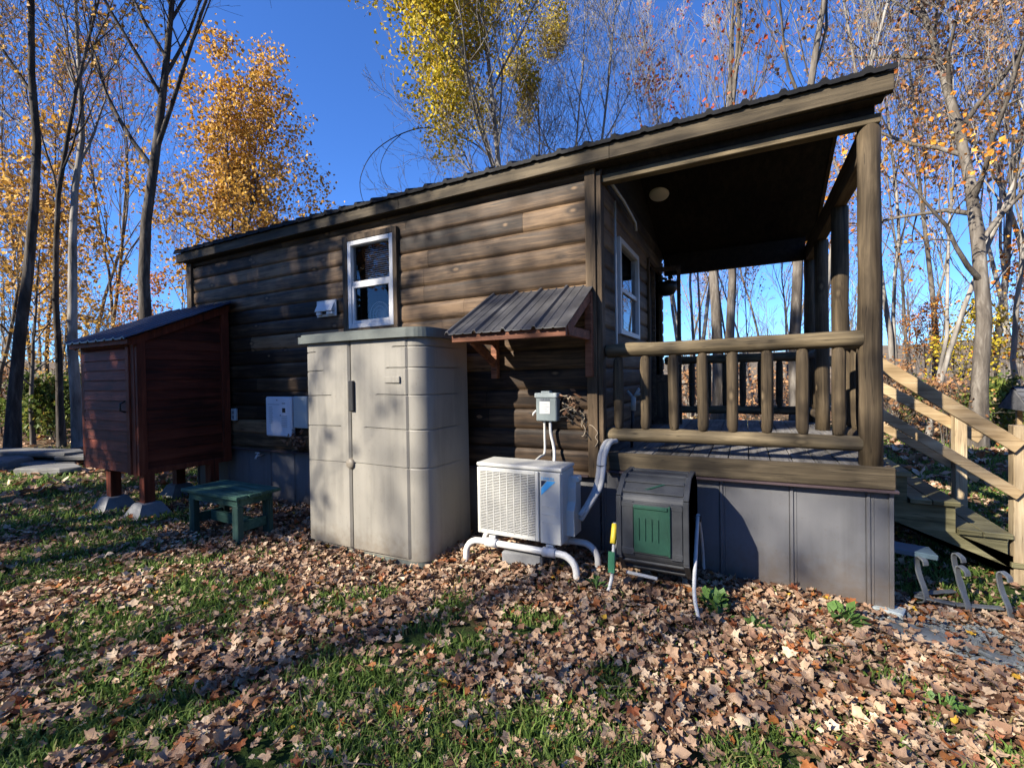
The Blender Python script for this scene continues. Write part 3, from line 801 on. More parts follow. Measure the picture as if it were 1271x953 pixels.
# rafters and roof
def shedroofz(y): return zt0+.03+(zt1-zt0)*(y-SY0)/(SY1-SY0)
mb = MB()
for x0, x1 in ((SX1-.002, SX1+.035), (SX0-.035, SX0+.002)):
    mb.prism([(SY0-.05, shedroofz(SY0-.05)-.1), (SY1, shedroofz(SY1)-.1), (SY1, shedroofz(SY1)), (SY0-.05, shedroofz(SY0-.05))], 0, x0, x1)
mb.box((SX0-.04, SY0-.09, zt0-.075), (SX1+.04, SY0-.052, zt0+.012), .003)
mb.build('roof_trim', M['shedz'], shed)
mb = MB(); V = []; pr = []
x = SX0-.07
while x < SX1+.06:
    pr += [(x, 0), (x+.02, .018), (x+.04, .018), (x+.06, 0), (x+.14, 0)]; x += .2
pr.append((SX1+.07, 0))
for px, h in pr:
    for y in (SY0-.13, SY1+.02):
        V.append((px, y, shedroofz(y)+.02+h))
    for y in (SY0-.13, SY1+.02): V.append((px, y, shedroofz(y)+.004+h))
Fc = []
for k in range(len(pr)-1):
    a, b = 4*k, 4*k+4; Fc += [(a, a+1, b+1, b), (a+2, b+2, b+3, a+3), (a, b, b+2, a+2)]
mb.add(V, Fc); mb.build('roof', M['shedroof'], shed)
# legs and pier blocks
lpos = [(-6.9, -1.0), (-6.13, -1.0), (-6.9, -.28), (-6.13, -.28)]
for (x, y) in lpos:
    MB().box((x-.055, y-.055, .13), (x+.055, y+.055, .5), .004).build('leg', M['shedz'], shed)
pier_lab = ['concrete pier block under the front left leg of the red shed', 'concrete pier block under the front right leg of the red shed nearest the green table',
            'concrete pier block under the back left leg of the red shed', 'concrete pier block in shade under the back right leg of the red shed']
for (x, y), lb in zip(lpos, pier_lab):
    mb = MB(); gz = float(ground_z(x, y))
    prf = [(.18, -.06), (.18, .0), (.10, .155), (.085, .165)]
    V = []
    for h, z in prf: V += [(x-h, y-h, gz+z), (x+h, y-h, gz+z), (x+h, y+h, gz+z), (x-h, y+h, gz+z)]
    Fc = [(4*k+j, 4*k+(j+1) % 4, 4*k+4+(j+1) % 4, 4*k+4+j) for k in range(3) for j in range(4)]+[(12, 13, 14, 15), (3, 2, 1, 0)]
    mb.add(V, Fc); o = mb.build('pier_block', M['conc']); tag(o, lb, 'pier block', 'concrete piers under the shed')

# ------------------------------------------------------------------ green low table
tb = thing('low_table', 'weathered green painted low wooden table beside the red shed', 'table', (-4.6, -.96, -.03))
mb = MB()
for k in range(4):
    y0 = -1.2+k*.112; mb.box((-5.05, y0, .42), (-4.13+rng.uniform(-.01, .01), y0+.106, .452), .004, tint=rng.uniform(.3, .8))
mb.build('tabletop', M['green'], tb)
mb = MB(); mb.box((-4.98, -1.16, .345), (-4.20, -1.135, .418), .003).box((-4.98, -.83, .345), (-4.20, -.805, .418), .003)
mb.box((-4.98, -1.133, .345), (-4.955, -.832, .418), .003).box((-4.225, -1.133, .345), (-4.2, -.832, .418), .003); mb.build('apron', M['green'], tb)
for (x, y) in ((-4.95, -1.13), (-4.24, -1.13), (-4.95, -.83), (-4.24, -.83)):
    MB().box((x-.045, y-.028, -.06), (x+.045, y+.028, .344), .004).build('leg', M['greenz'], tb)
MB().box((-4.9, -1.0, .10), (-4.29, -.96, .2), .004).build('stretcher', M['green'], tb)
for xa in (-4.975, -4.255): MB().box((xa, -1.1, .1), (xa+.04, -.86, .19), .004).build('side_brace', M['green'], tb)

# ------------------------------------------------------------------ moulded storage cabinet
CX0, CX1, CY0, CY1, CZ0, CZ1 = -3.70, -2.30, -.80, -.10, -.04, 1.86
cb = thing('storage_cabinet', 'tall tan moulded plastic storage cabinet with sage green lid against the log wall', 'storage cabinet', (-3.0, -.45, -.04))
def rounded(x0, x1, y0, y1, r, n=6, bulge=0):
    P = []
    for (cx, cy, a0) in ((x1-r, y0+r, -90), (x1-r*.5, y1-r*.5, 0), (x0+r*.5, y1-r*.5, 90), (x0+r, y0+r, 180)):
        rr_ = r if a0 in (-90, 180) else r*.5
        for k in range(n+1):
            a = R(a0+90*k/n); P.append((cx+rr_*math.cos(a), cy+rr_*math.sin(a)))
    return P
body = MB()
P0 = rounded(CX0, CX1, CY0, CY1, .16, 8)
zs = [CZ0, 1.0, CZ1]; V = []
for z in zs:
    sc = 1-.012*(z-CZ0)/2
    for x, y in P0: V.append((-3+(x+3)*sc, -.45+(y+.45)*sc, z))
n = len(P0)
Fc = [(k*n+j, k*n+(j+1) % n, (k+1)*n+(j+1) % n, (k+1)*n+j) for k in range(2) for j in range(n)]
body.add(V, Fc, True); body.build('body', M['tan'], cb)
# two doors, proud of the body by a hair, with moulded grooves as raised panels between gaps
gl = [.55, .782, 1.11, 1.385, 1.605, 1.775]
def door(x0, x1, grooves, side):
    d = bpy.data.objects.new('door', None); col.objects.link(d); d.parent = cb; d.location = Vector((x0, CY0, 0))-cb.location
    mb = MB()
    def yf(x): return CY0-.012-.035*(1-((x+3.07)/.66)**2)*.6
    nx_ = 28
    xs_ = np.linspace(x0, x1, nx_+1)
    zs_ = np.array(sorted([.03, .034, CZ1-.014, CZ1-.01]+list(np.linspace(.06, CZ1-.03, 24))+[g_[0]+e_ for g_ in grooves for e_ in (-.0075, -.0035, .0035, .0075)]))
    NZ = len(zs_)
    V = []
    for z in zs_:
        for x in xs_:
            y = yf(x)*1.0 + .006*(z/2)
            for gz, ga, gb in grooves:
                if ga <= x <= gb and abs(z-gz) < .004: y += .010
            e = min(x-x0, x1-x, z-.03, CZ1-.01-z)
            if e < .004: y += .016
            V.append((x, y, z - (.012*abs(x+3.09)/.6 if .1 < z < CZ1-.04 else 0)))
    m_ = nx_+1
    Fc = [(k*m_+j, k*m_+j+1, (k+1)*m_+j+1, (k+1)*m_+j) for k in range(NZ-1) for j in range(nx_)]
    mb.add(V, Fc, False); mb.build('door_skin', M['tan'], d, recalc=False)
    return d
dL = door(-3.66, -3.097, [(.78, -3.66, -3.1), (1.10, -3.66, -3.2), (1.375, -3.66, -3.33), (1.6, -3.66, -3.42), (1.775, -3.66, -3.52)], 0)
dR = door(-3.088, -2.46, [(.785, -3.1, -2.4), (1.10, -2.93, -2.4), (1.385, -2.79, -2.4), (1.61, -2.68, -2.4), (1.785, -2.6, -2.4)], 1)
# rounded front corner and side with grooves
mb = MB(); pts = []
for k in range(9):
    a = R(-90+90*k/8); pts.append((CX1-.15+.158*math.cos(a), CY0+.15+.158*math.sin(a)))
pts += [(CX1+.008, y) for y in np.linspace(CY0+.2, CY1-.06, 8)]
pts = [(-2.452, CY0-.008)]+pts
GZ = (.773, 1.088, 1.373, 1.598, 1.773)
zs_ = np.array(sorted([.01, CZ1-.01]+list(np.linspace(.06, CZ1-.03, 24))+[g_+e_ for g_ in GZ for e_ in (-.0105, -.0075, -.0035, .0035, .0075, .0105)])); NZ = len(zs_); V = []
for z in zs_:
    for k, (x, y) in enumerate(pts):
        nrm = np.array((0, -1.)) if k < 2 else (np.array((math.sin(R(90*(k-1)/8)), -math.cos(R(90*(k-1)/8)))) if k < 10 else np.array((1., 0)))
        d = 0
        for gz in GZ:
            lim = CY1-.2
            if abs(z-gz-.0) < .004 and y < lim: d -= .008
        sc = 1-.012*(z-CZ0)/2
        V.append((-3+(x+nrm[0]*d+3)*sc, -.45+(y+nrm[1]*d+.45)*sc, z))
m_ = len(pts)
mb.add(V, [(k*m_+j, k*m_+j+1, (k+1)*m_+j+1, (k+1)*m_+j) for k in range(NZ-1) for j in range(m_-1)], True)
mb.build('side_panel', M['tan'], cb, recalc=False)
mb = MB(); mb.box((-3.088, CY0-.052, 1.235), (-3.03, CY0-.025, 1.50), .012); mb.build('handle', M['black'], dR)
mb = MB(); mb.lathe([(0, .0), (.038, 0), (.045, -.012), (.05, -.03)], (0, 0, 0), 20)
o = mb.build('latch', M['tan'], dR, local=True); o.rotation_euler = (R(90), 0, 0); o.location = Vector((-3.09, CY0-.052, .775))-cb.location-dR.location
mb = MB(); mb.box((-2.69, CY0-.031, 1.475), (-2.53, CY0-.012, 1.53), .010); mb.build('blank_badge', M['tan'], dR)
mb = MB()
lidp = []
for x in np.linspace(CX0-.02, CX1-.14, 16): lidp.append((x, CY0-.045-.03*(1-((x+3.07)/.68)**2)))
for k in range(1, 9):
    a = R(-90+90*k/8); lidp.append((CX1-.14+.17*math.cos(a), CY0+.13+.17*math.sin(a)))
lidp += [(CX1+.03, CY1), (CX0-.02, CY1)]
mb.prism(lidp, 2, CZ1-.012, CZ1+.05)
inn = [(-3+(x+3)*.975, -.45+(y+.45)*.95) for x, y in lidp]
mb.prism(inn, 2, CZ1+.05, CZ1+.07)
mb.build('lid', M['lid'], cb)
mb = MB(); mb.prism([(-3+(x+3)*1.0, -.45+(y+.45)*1.03) for x, y in P0], 2, -.13, .005); mb.build('base', M['lid'], cb)

# ------------------------------------------------------------------ heat pump
AX0, AX1, AY0, AY1, AZ0, AZ1 = -1.93, -1.21, -.62, -.34, .262, .832
ac = thing('heat_pump', 'ivory outdoor heat pump unit with round fan grille on a white pipe stand', 'heat pump', (-1.57, -.48, .26))
mb = MB(); gx1 = -1.385
mb.box((AX0, AY0+.012, AZ0), (AX1, AY1, AZ1-.03), .012)
mb.build('casing', M['whitemetal'], ac)
mb = MB(); mb.box((AX0-.004, AY0, AZ1-.028), (AX1+.004, AY1+.004, AZ1), .008); mb.build('top_cover', M['whitemetal'], ac)
mb = MB(); mb.box((AX0+.03, AY0+.004, AZ0+.035), (gx1-.03, AY0+.011, AZ1-.065), .001); mb.build('grille_recess', M['black'], ac)
gm = MB(); x0g, x1g, z0g, z1g = AX0+.006, gx1-.006, AZ0+.01, AZ1-.035
gm.box((x0g, AY0-.008, z0g), (x0g+.028, AY0+.012, z1g), .004).box((x1g-.028, AY0-.008, z0g), (x1g, AY0+.012, z1g), .004)
gm.box((x0g+.028, AY0-.008, z1g-.03), (x1g-.028, AY0+.012, z1g), .004).box((x0g+.028, AY0-.008, z0g), (x1g-.028, AY0+.012, z0g+.03), .004)
for k in range(38):
    z = z0g+.036+k*(z1g-z0g-.072)/37; gm.box((x0g+.026, AY0-.009, z-.0028), (x1g-.026, AY0-.003, z+.0028), .001)
for k in range(1, 8):
    x = x0g+.028+k*(x1g-x0g-.056)/8; gm.box((x-.003, AY0-.0105, z0g+.028), (x+.003, AY0-.002, z1g-.028), .001)
gm.build('fan_grille', M['whitemetal'], ac)
mb = MB(); cx, cz = (AX0+gx1)/2, (AZ0+AZ1)/2-.01
mb.tube([(cx+.215*math.cos(a), AY0+.0005, cz+.215*math.sin(a)) for a in np.linspace(0, 6.2832, 40)], .006, 6, caps=False)
for k in range(3):
    a = k*2.094+.5
    mb.add([(cx+.03*math.cos(a+d)+0, AY0+.001, cz+.03*math.sin(a+d)) for d in (-.8, .8)]+[(cx+.2*math.cos(a+d), AY0+.003, cz+.2*math.sin(a+d)) for d in (.55, -.25)], [(0, 1, 2, 3)])
mb.build('fan', M['fandark'], ac, recalc=False)
mb = MB(); px0 = gx1+.006
mb.box((px0, AY0-.006, AZ0+.004), (AX1-.006, AY0+.011, AZ1-.034), .01)
for z in (.42, .48, .54): mb.box((px0+.012, AY0-.009, z), (AX1-.02, AY0-.004, z+.005), .002)
mb.build('front_panel', M['whitemetal'], ac)
yq = AY0-.0085
mb = MB(); mb.add([(px0+.012, yq, .735), (px0+.055, yq, .735), (px0+.012, yq, .685)], [(0, 1, 2)]); mb.build('navy_triangle', M['logonavy'], ac, recalc=False)
mb = MB(); mb.add([(px0+.062, yq, .735), (px0+.128, yq, .735), (px0+.012, yq, .625), (px0+.012, yq, .676)], [(0, 1, 2, 3)]); mb.build('blue_stripe', M['logoblue'], ac, recalc=False)
def text(s, size, loc, m, par, name, rz=0):
    cu = bpy.data.curves.new(name, 'FONT'); cu.body = s; cu.size = size; cu.extrude = .0004; cu.resolution_u = 3
    tmp = bpy.data.objects.new('tmp_text', cu); col.objects.link(tmp)
    dg = bpy.context.evaluated_depsgraph_get(); me = bpy.data.meshes.new_from_object(tmp.evaluated_get(dg))
    bpy.data.objects.remove(tmp)
    me.materials.clear(); me.materials.append(m)
    o = put(me, name, par); o.rotation_euler = (R(90), 0, rz)
    org = Vector((0, 0, 0)); p = par
    while p is not None: org += p.location; p = p.parent
    o.location = Vector(loc)-org
    return o
text('DAIKIN', .030, (px0+.014, yq, .742), M['logoblue'], ac, 'lettering')
mb = MB(); mb.prism([(-.52, .31), (-.36, .31), (-.36, .70), (-.40, .74), (-.46, .74), (-.48, .66), (-.48, .56), (-.52, .5)], 0, AX1, AX1+.06)
mb.box((AX1+.012, -.47, .70), (AX1+.08, -.38, .75), .018)
mb.build('valve_cover', M['whitemetal'], ac)
for x in (AX0+.1, AX1-.13):
    mb = MB(); mb.box((x, AY0+.0, AZ0-.022), (x+.06, AY1+.01, AZ0-.002), .003); mb.build('mounting_foot', M['greypipe'], ac)

st = thing('pipe_stand', 'white bent pipe stand carrying the heat pump above the leaves', 'stand', (-1.55, -.47, .0))
def hoop(y, x0, x1, z, r=.12, rad=.026):
    pts = [(x0, y, -.1), (x0, y, z-r)]
    for k in range(1, 7):
        a = R(180-90*k/6); pts.append((x0+r+r*math.cos(a), y, z-r+r*math.sin(a)))
    for x in np.linspace(x0+r+.1, x1-r-.1, 5): pts.append((x, y, z))
    for k in range(0, 7):
        a = R(90-90*k/6); pts.append((x1-r+r*math.cos(a), y, z-r+r*math.sin(a)))
    pts.append((x1, y, -.1))
    return MB().tube(pts, rad, 12).build('pipe_hoop', M['pvc'], st)
hoop(-.625, -2.04, -1.10, .205); hoop(-.33, -2.04, -1.03, .205)
for x in (AX0+.13, AX1-.1):
    for y in (-.625, -.33):
        mb = MB(); mb.tube([(x-.05, y, .205), (x+.05, y, .205)], .036, 12); mb.box((x-.02, y-.02, .215), (x+.02, y+.02, .239), .004); mb.build('pipe_clamp', M['pvc'], st)

o = MB(); o.box((-1.72, -.62, -.02), (-1.40, -.40, .155), .012, rot=Matrix.Rotation(R(8), 3, 'Z'), jit=.006)
tag(o.build('concrete_block', M['conc']), 'grey concrete block half buried in leaves under the heat pump', 'block')

# refrigerant pipes
hp = thing('refrigerant_pipes', 'pair of pale insulated pipes looping from the deck edge down to the heat pump', 'pipes', (-1.05, -.2, .6))
def spline(P, n=8):
    P = np.array(P, float); out = []
    Q = np.vstack([2*P[0]-P[1], P, 2*P[-1]-P[-2]])
    for k in range(1, len(Q)-2):
        for u in np.linspace(0, 1, n, endpoint=False):
            a, b, c, d = Q[k-1], Q[k], Q[k+1], Q[k+2]
            out.append(.5*((2*b)+(c-a)*u+(2*a-5*b+4*c-d)*u*u+(3*b-a-3*c+d)*u**3))
    out.append(P[-1]); return out
for dx, dy in ((0, 0), (.035, .035)):
    MB().tube(spline([(-1.0+dx, .02, .965), (-1.03+dx, -.07, .955), (-1.055+dx, -.14, .86), (-1.055+dx, -.19, .74), (-1.06+dx, -.26, .63), (-1.09+dx*.6, -.36, .53), (-1.14, -.42+dy*.5, .44-dx)]), .022, 10, wob=.03).build('insulated_pipe', M['foam'], hp)
mb = MB()
for (p, dz) in (((-1.04, -.155, .8), .01), ((-1.05, -.29, .585), .01)):
    mb.tube([(p[0]+.042*math.cos(a), p[1]+.042*math.sin(a), p[2]+.012*math.sin(a)) for a in np.linspace(0, 6.28, 16)], .004, 5, caps=False)
mb.build('strap', M['wire'], hp)

# ------------------------------------------------------------------ disconnect box + wiring
bx = thing('disconnect_box', 'grey electrical disconnect box with white label on the log wall under the awning', 'electrical box', (-1.53, -.08, 1.13))
mb = MB(); mb.box((-1.625, -.125, 1.125), (-1.435, -.03, 1.35), .008); mb.build('enclosure', M['greyplastic'], bx)
mb = MB(); mb.box((-1.635, -.135, 1.325), (-1.428, -.03, 1.368), .008).box((-1.58, -.115, 1.366), (-1.50, -.05, 1.384), .006); mb.build('hood', M['panelgrey'], bx)
mb = MB(); mb.box((-1.588, -.128, 1.19), (-1.493, -.1245, 1.295), .001); mb.build('sticker', M['paper'], bx)
mb = MB(); mb.box((-1.58, -.1285, 1.298), (-1.55, -.1245, 1.32), .001).box((-1.543, -.1285, 1.298), (-1.523, -.1245, 1.32), .001).box((-1.516, -.1285, 1.298), (-1.495, -.1245, 1.32), .001)
for k in range(6): mb.box((-1.58, -.1292, 1.2+k*.015), (-1.5-.01*(k % 3), -.1275, 1.203+k*.015), .0005)
mb.build('printing', M['ink'], bx)
mb = MB(); mb.tube(spline([(-1.565, -.08, 1.13), (-1.563, -.085, 1.0), (-1.56, -.1, .85), (-1.56, -.2, .83), (-1.56, -.36, .80)]), .011, 8); mb.build('conduit', M['whitemetal'], bx)
mb = MB(); mb.tube(spline([(-1.51, -.08, 1.13), (-1.505, -.085, 1.02), (-1.47, -.1, .87), (-1.44, -.2, .70), (-1.4, -.33, .62)]), .014, 8); mb.build('whip', M['greypipe'], bx)
mb = MB(); mb.tube([(-1.632, -.1, 1.215), (-1.655, -.11, 1.19), (-1.66, -.11, 1.17)], .008, 6); mb.build('tag', M['paper'], bx)
wr = thing('loose_wiring', 'tangle of black wires and dead vine on the wall beside the disconnect box', 'wires', (-1.35, -.06, 1.2))
for k in range(9):
    p = np.array((-1.42+.02*rng.uniform(), -.07, 1.34-.02*k)); P = [p]
    for j in range(6):
        p = p+np.array((rng.uniform(-.025, .055), rng.uniform(-.015, .015), rng.uniform(-.045, .02))); p[1] = min(-.045, max(-.1, p[1])); P.append(p)
    MB().tube(spline(P, 4), rng.uniform(.003, .006), 5).build('wire', M['wire'] if k % 3 else M['wiretan'], wr)
for k in range(5):
    p = np.array((-1.25+.02*k, -.05, 1.22-.03*k)); P = [p]
    for j in range(5):
        p = p+np.array((rng.uniform(-.03, .04), rng.uniform(-.006, .006), rng.uniform(-.055, -.005))); P.append(p)
    MB().tube(spline(P, 4), .0035, 5).build('vine_stem', M['wire'] if k % 2 else M['wiretan'], wr)
mb = MB()
for k in range(26):
    c = np.array((-1.33+rng.normal()*.05, -.06-rng.uniform(0, .03), 1.27+rng.normal()*.05)); u = rng.normal(size=3)*.02; v_ = rng.normal(size=3)*.02
    mb.add([c, c+u, c+u+v_, c+v_], [(0, 1, 2, 3)], tint=rng.uniform(0, .4))
mb.build('dry_leaf_clump', M['litter'], wr, recalc=False)

# ------------------------------------------------------------------ awning over the utilities
aw = thing('awning', 'small ribbed charcoal metal awning on red-brown wooden brackets', 'awning', (-1.62, -.05, 1.9))
def awz(y): return 2.27+(.41/.68)*y
mb = MB(); pr = []; x = -2.165
for k in range(5):
    b = -2.165+k*.2555
    pr += [(b, 0), (b+.01, .022), (b+.03, .022), (b+.042, 0), (b+.085, 0), (b+.09, .006), (b+.1, .006), (b+.105, 0), (b+.165, 0), (b+.17, .006), (b+.18, .006), (b+.185, 0)]
pr = [q for q in pr if q[0] < -1.135]; pr.append((-1.125, .0))
V = []
for px, h in pr:
    fx = (px+2.165)/1.04
    for y, w_ in ((-.70, 1), (-.02, 0)):
        xx_ = px-.0 + (.06*(1-fx))*(1-w_)
        V.append((xx_, y, awz(y)+.012+h))
    for y, w_ in ((-.70, 1), (-.02, 0)): V.append((px+(.06*(1-fx))*(1-w_), y, awz(y)+.005+h))
Fc = []
for k in range(len(pr)-1):
    a, b = 4*k, 4*k+4; Fc += [(a, a+1, b+1, b), (a+2, b+2, b+3, a+3), (a, b, b+2, a+2)]
mb.add(V, Fc); mb.build('metal_panel', M['awnmetal'], aw)
mb = MB(); mb.box((-2.12, -.665, awz(-.665)-.075), (-1.14, -.628, awz(-.665)-.004), .004); mb.build('front_beam', M['awnwood'], aw)
for x in (-2.05, -1.155):
    mb = MB()
    mb.box((x-.03, -.1, 1.5), (x+.03, -.042, 2.2), .004)
    mb.beam((x, -.05, awz(-.05)-.05), (x, -.626, awz(-.626)-.05), .04, .08)
    mb.beam((x, -.103, 1.84), (x, -.60, 1.84), .035, .075)
    mb.build('bracket', M['awnwood'], aw)
mb = MB(); mb.beam((-2.05, -.06, 1.62), (-2.05, -.46, 1.82), .036, .07); mb.build('brace', M['awnwood'], aw)

# ------------------------------------------------------------------ wall boxes, vent, outlet
cp = thing('control_panel', 'large white control box with printed lines low on the log wall', 'control box', (-5.06, -.06, .83))
mb = MB(); mb.box((-5.30, -.10, .835), (-4.83, -.036, 1.32), .018); mb.build('cover', M['panelwhite'], cp)
mb = MB(); mb.box((-4.985, -.1035, 1.13), (-4.93, -.0985, 1.185), .001); mb.build('display', M['black'], cp)
mb = MB(); mb.box((-5.09, -.103, 1.272), (-5.07, -.0985, 1.285), .001).box((-4.99, -.103, 1.235), (-4.93, -.0985, 1.245), .001)
mb.box((-5.25, -.1035, 1.225), (-5.04, -.0985, 1.229), .0005)
for k in range(9): mb.box((-5.23, -.1035, 1.0+k*.024), (-5.17+.01*(k % 2), -.0985, 1.004+k*.024), .0005)
for k in range(7): mb.box((-5.0, -.1035, .96+k*.021), (-4.9, -.0985, .964+k*.021), .0005)
mb.box((-5.03, -.1035, 1.088), (-5.015, -.0985, 1.102), .001)
mb.build('printing', M['ink'], cp)
o = MB(); o.box((-4.80, -.09, .95), (-4.56, -.036, 1.325), .008); tag(o.build('junction_box', M['panelgrey']), 'plain pale grey box beside the white control box, half behind the tan cabinet', 'junction box')
vn = thing('wall_vent', 'small white exhaust vent hood on the log wall left of the window', 'vent', (-4.25, -.06, 2.24))
mb = MB(); mb.box((-4.41, -.052, 2.235), (-4.10, -.034, 2.42), .006); mb.build('plate', M['white'], vn)
mb = MB(); mb.prism([(-.052, 2.40), (-.052, 2.30), (-.10, 2.29), (-.10, 2.305)], 0, -4.385, -4.12); mb.build('hood', M['white'], vn)
for xa, xb in ((-4.385, -4.31), (-4.22, -4.125)): MB().box((xa, -.085, 2.252), (xb, -.05, 2.288), .004).build('louvre', M['white'], vn)
mb = MB(); mb.box((-4.3, -.07, 2.262), (-4.225, -.053, 2.30), .003); mb.build('opening', M['black'], vn)
ou = thing('outlet_box', 'small grey weatherproof outlet on the dark wall beside the red shed', 'outlet', (-6.0, -.05, 1.0))
mb = MB(); mb.box((-6.045, -.075, 1.0), (-5.955, -.036, 1.16), .008); mb.build('cover', M['panelgrey'], ou)
mb = MB(); mb.box((-6.02, -.08, 1.09), (-5.98, -.073, 1.13), .004).box((-6.02, -.08, 1.03), (-5.98, -.073, 1.07), .004); mb.build('socket', M['ink'], ou)
sp = thing('hose_spigot', 'small metal spigot on the grey skirting below the control box', 'spigot', (-5.55, -.02, .56))
mb = MB(); mb.tube([(-5.55, .03, .565), (-5.55, -.06, .565), (-5.55, -.08, .53)], .014, 8); mb.build('spout', M['greypipe'], sp)
mb = MB(); mb.tube([(-5.59, -.05, .6), (-5.51, -.05, .6)], .01, 6).tube([(-5.55, -.05, .56), (-5.55, -.05, .6)], .006, 6); mb.build('tap_handle', M['greypipe'], sp)
nb = thing('dry_vine_clump', 'ball of dead vine and leaves hanging at the lower edge of the wall boxes', 'vine', (-4.75, -.08, .72))
mb = MB()
for k in range(110):
    c = np.array((-4.76+rng.normal()*.055, -.08+rng.normal()*.02, .80+rng.normal()*.06)); u = rng.normal(size=3)*.022; v_ = rng.normal(size=3)*.022
    mb.add([c, c+u, c+u+v_, c+v_], [(0, 1, 2, 3)], tint=rng.uniform(0, .5))
mb.build('dead_leaves', M['litter'], nb, recalc=False)
mb = MB()
for k in range(12):
    p = np.array((-4.76, -.07, .66)); P = [p]
    for j in range(4): p = p+np.array((rng.normal()*.03, rng.normal()*.008, rng.uniform(.02, .08))); P.append(p)
    mb.tube(P, .003, 4)
mb.build('stem', M['wire'], nb)
# fan standing on the sill behind the lower sash
fn = thing('round_fan', 'pale round fan standing indoors behind the lower pane of the side window', 'fan', (-3.58, .16, 2.1))
mb = MB()
for k in range(22):
    a = math.pi*k/22; mb.tube([(-3.60+.135*math.cos(b)*math.cos(a), .13+.04*math.sin(b)*1, 2.23+.135*math.cos(b)*math.sin(a)) for b in np.linspace(0, math.pi, 9)], .003, 4)
for r_ in (.05, .09, .135): mb.tube([(-3.60+r_*math.cos(a), .10, 2.23+r_*math.sin(a)) for a in np.linspace(0, 6.2832, 28)], .004, 5)
mb.build('cage', M['fan'], fn)
mb = MB(); mb.lathe([(.1, -.17), (.1, -.15), (.03, -.13), (.02, -.1)], (-3.60, .16, 2.23), 16); mb.build('foot', M['black'], fn)
mb = MB(); mb.box((-3.85, .06, 2.02), (-3.3, .3, 2.06), .004); mb.build('window_shelf', M['darkwood'], cabin)

# ------------------------------------------------------------------ compost tumbler
ct = thing('compost_tumbler', 'black plastic compost tumbler with green sliding door on grey tube legs', 'composter', (-.57, -.34, -.05))
TX0, TX1 = -.805, -.335
hexp = [(-.62, .27), (-.62, .68), (-.46, .79), (-.20, .79), (-.05, .68), (-.05, .27), (-.20, .13), (-.46, .13)]
rnd = []
for k in range(8):
    a, b, c_ = np.array(hexp[k-1]), np.array(hexp[k]), np.array(hexp[(k+1) % 8]); ua = (a-b)/np.linalg.norm(a-b); uc = (c_-b)/np.linalg.norm(c_-b)
    for q in np.linspace(0, 1, 5): rnd.append(tuple(b+ua*.04*(1-q)**2+uc*.04*q**2))
mb = MB(); mb.prism(rnd, 0, TX0, TX1)
for x in (TX0+.02, TX1-.02): mb.prism([(-.335+(y+.335)*1.015, .46+(z-.46)*1.015) for y, z in rnd], 0, x-.02, x+.02)
for (a, b) in zip(hexp, hexp[1:]+hexp[:1]):     # framed faces
    a = np.array(a); b = np.array(b); d = (b-a)/np.linalg.norm(b-a); nrm = np.array((d[1], -d[0]))
    cen = np.array((-.335, .46)); 
    if nrm.dot((a+b)/2-cen) < 0: nrm = -nrm
    for x0, x1 in ((TX0, TX0+.035), (TX1-.035, TX1)):
        p = a+d*.0+nrm*.006; q = b+nrm*.006
        mb.beam(((x0+x1)/2, p[0], p[1]), ((x0+x1)/2, q[0], q[1]), x1-x0, .016, .003, up=(0, nrm[0], nrm[1]))
    for e in (a+d*.05, b-d*.05):
        mb.beam((TX0+.036, *(e+nrm*.006)), (TX1-.036, *(e+nrm*.006)), .03, .016, .003, up=(0, nrm[0], nrm[1]))
mb.build('drum', M['drum'], ct)
for xa in (TX0+.04, TX1-.115): MB().box((xa, -.632, .29), (xa+.075, -.622, .655), .003).build('door_track', M['drum'], ct)
dd = MB(); dd.box((TX0+.12, -.641, .315), (TX1-.12, -.622, .635), .005)
for k in range(4): dd.box((TX0+.15+k*.042, -.648, .40), (TX0+.158+k*.042, -.639, .55), .003)
dd.box((TX1-.125, -.648, .31), (TX1-.112, -.624, .645), .003).box((TX0+.12, -.65, .612), (TX1-.13, -.638, .634), .003)
dd.build('door', M['drumdoor'], ct)
mb = MB(); 
mb.beam((TX0+.14, -.585, .705), (TX0+.33, -.50, .765), .012, .016, up=(0, -.57, .82)); mb.build('green_rib', M['drumdoor'], ct)
mb = MB(); mb.tube([(TX0+.05, -.56, .135), (TX0+.26, -.575, .13)], .013, 8); mb.build('loose_tube', M['greypipe'], ct)
for s, x in ((-1, TX0-.028), (1, TX1+.028)):
    for fb in (-1, 1):
        yb = -.75 if fb < 0 else .0
        mb = MB(); mb.tube(spline([(x, -.335+fb*.02, .52), (x+s*.002, -.335+fb*.22, .30), (x+s*.004, -.335+fb*.33, .10), (x+s*(.055 if fb < 0 else .01), yb, -.08)], 5), .0125, 10)
        mb.build('leg', M['greypipe'], ct)
    mb = MB(); mb.tube([(x-s*.03, -.335, .50), (x+s*.022, -.335, .50)], .022, 12); mb.build('axle', M['black'], ct)
mb = MB(); mb.tube(spline([(TX0-.028, -.56, .46), (TX0-.028, -.62, .34)], 3), .021, 10); mb.build('grip', M['yellow'], ct)
mb = MB(); mb.tube([(TX0-.028, -.56, .47), (TX0-.028, -.66, .1)], .012, 8); mb.build('front_tube', M['greypipe'], ct)
mb = MB(); mb.prism([(-.68, .16), (-.655, .16), (-.645, .22), (-.665, .30)], 0, TX0-.05, TX0-.006); mb.build('clip', M['clipgreen'], ct)

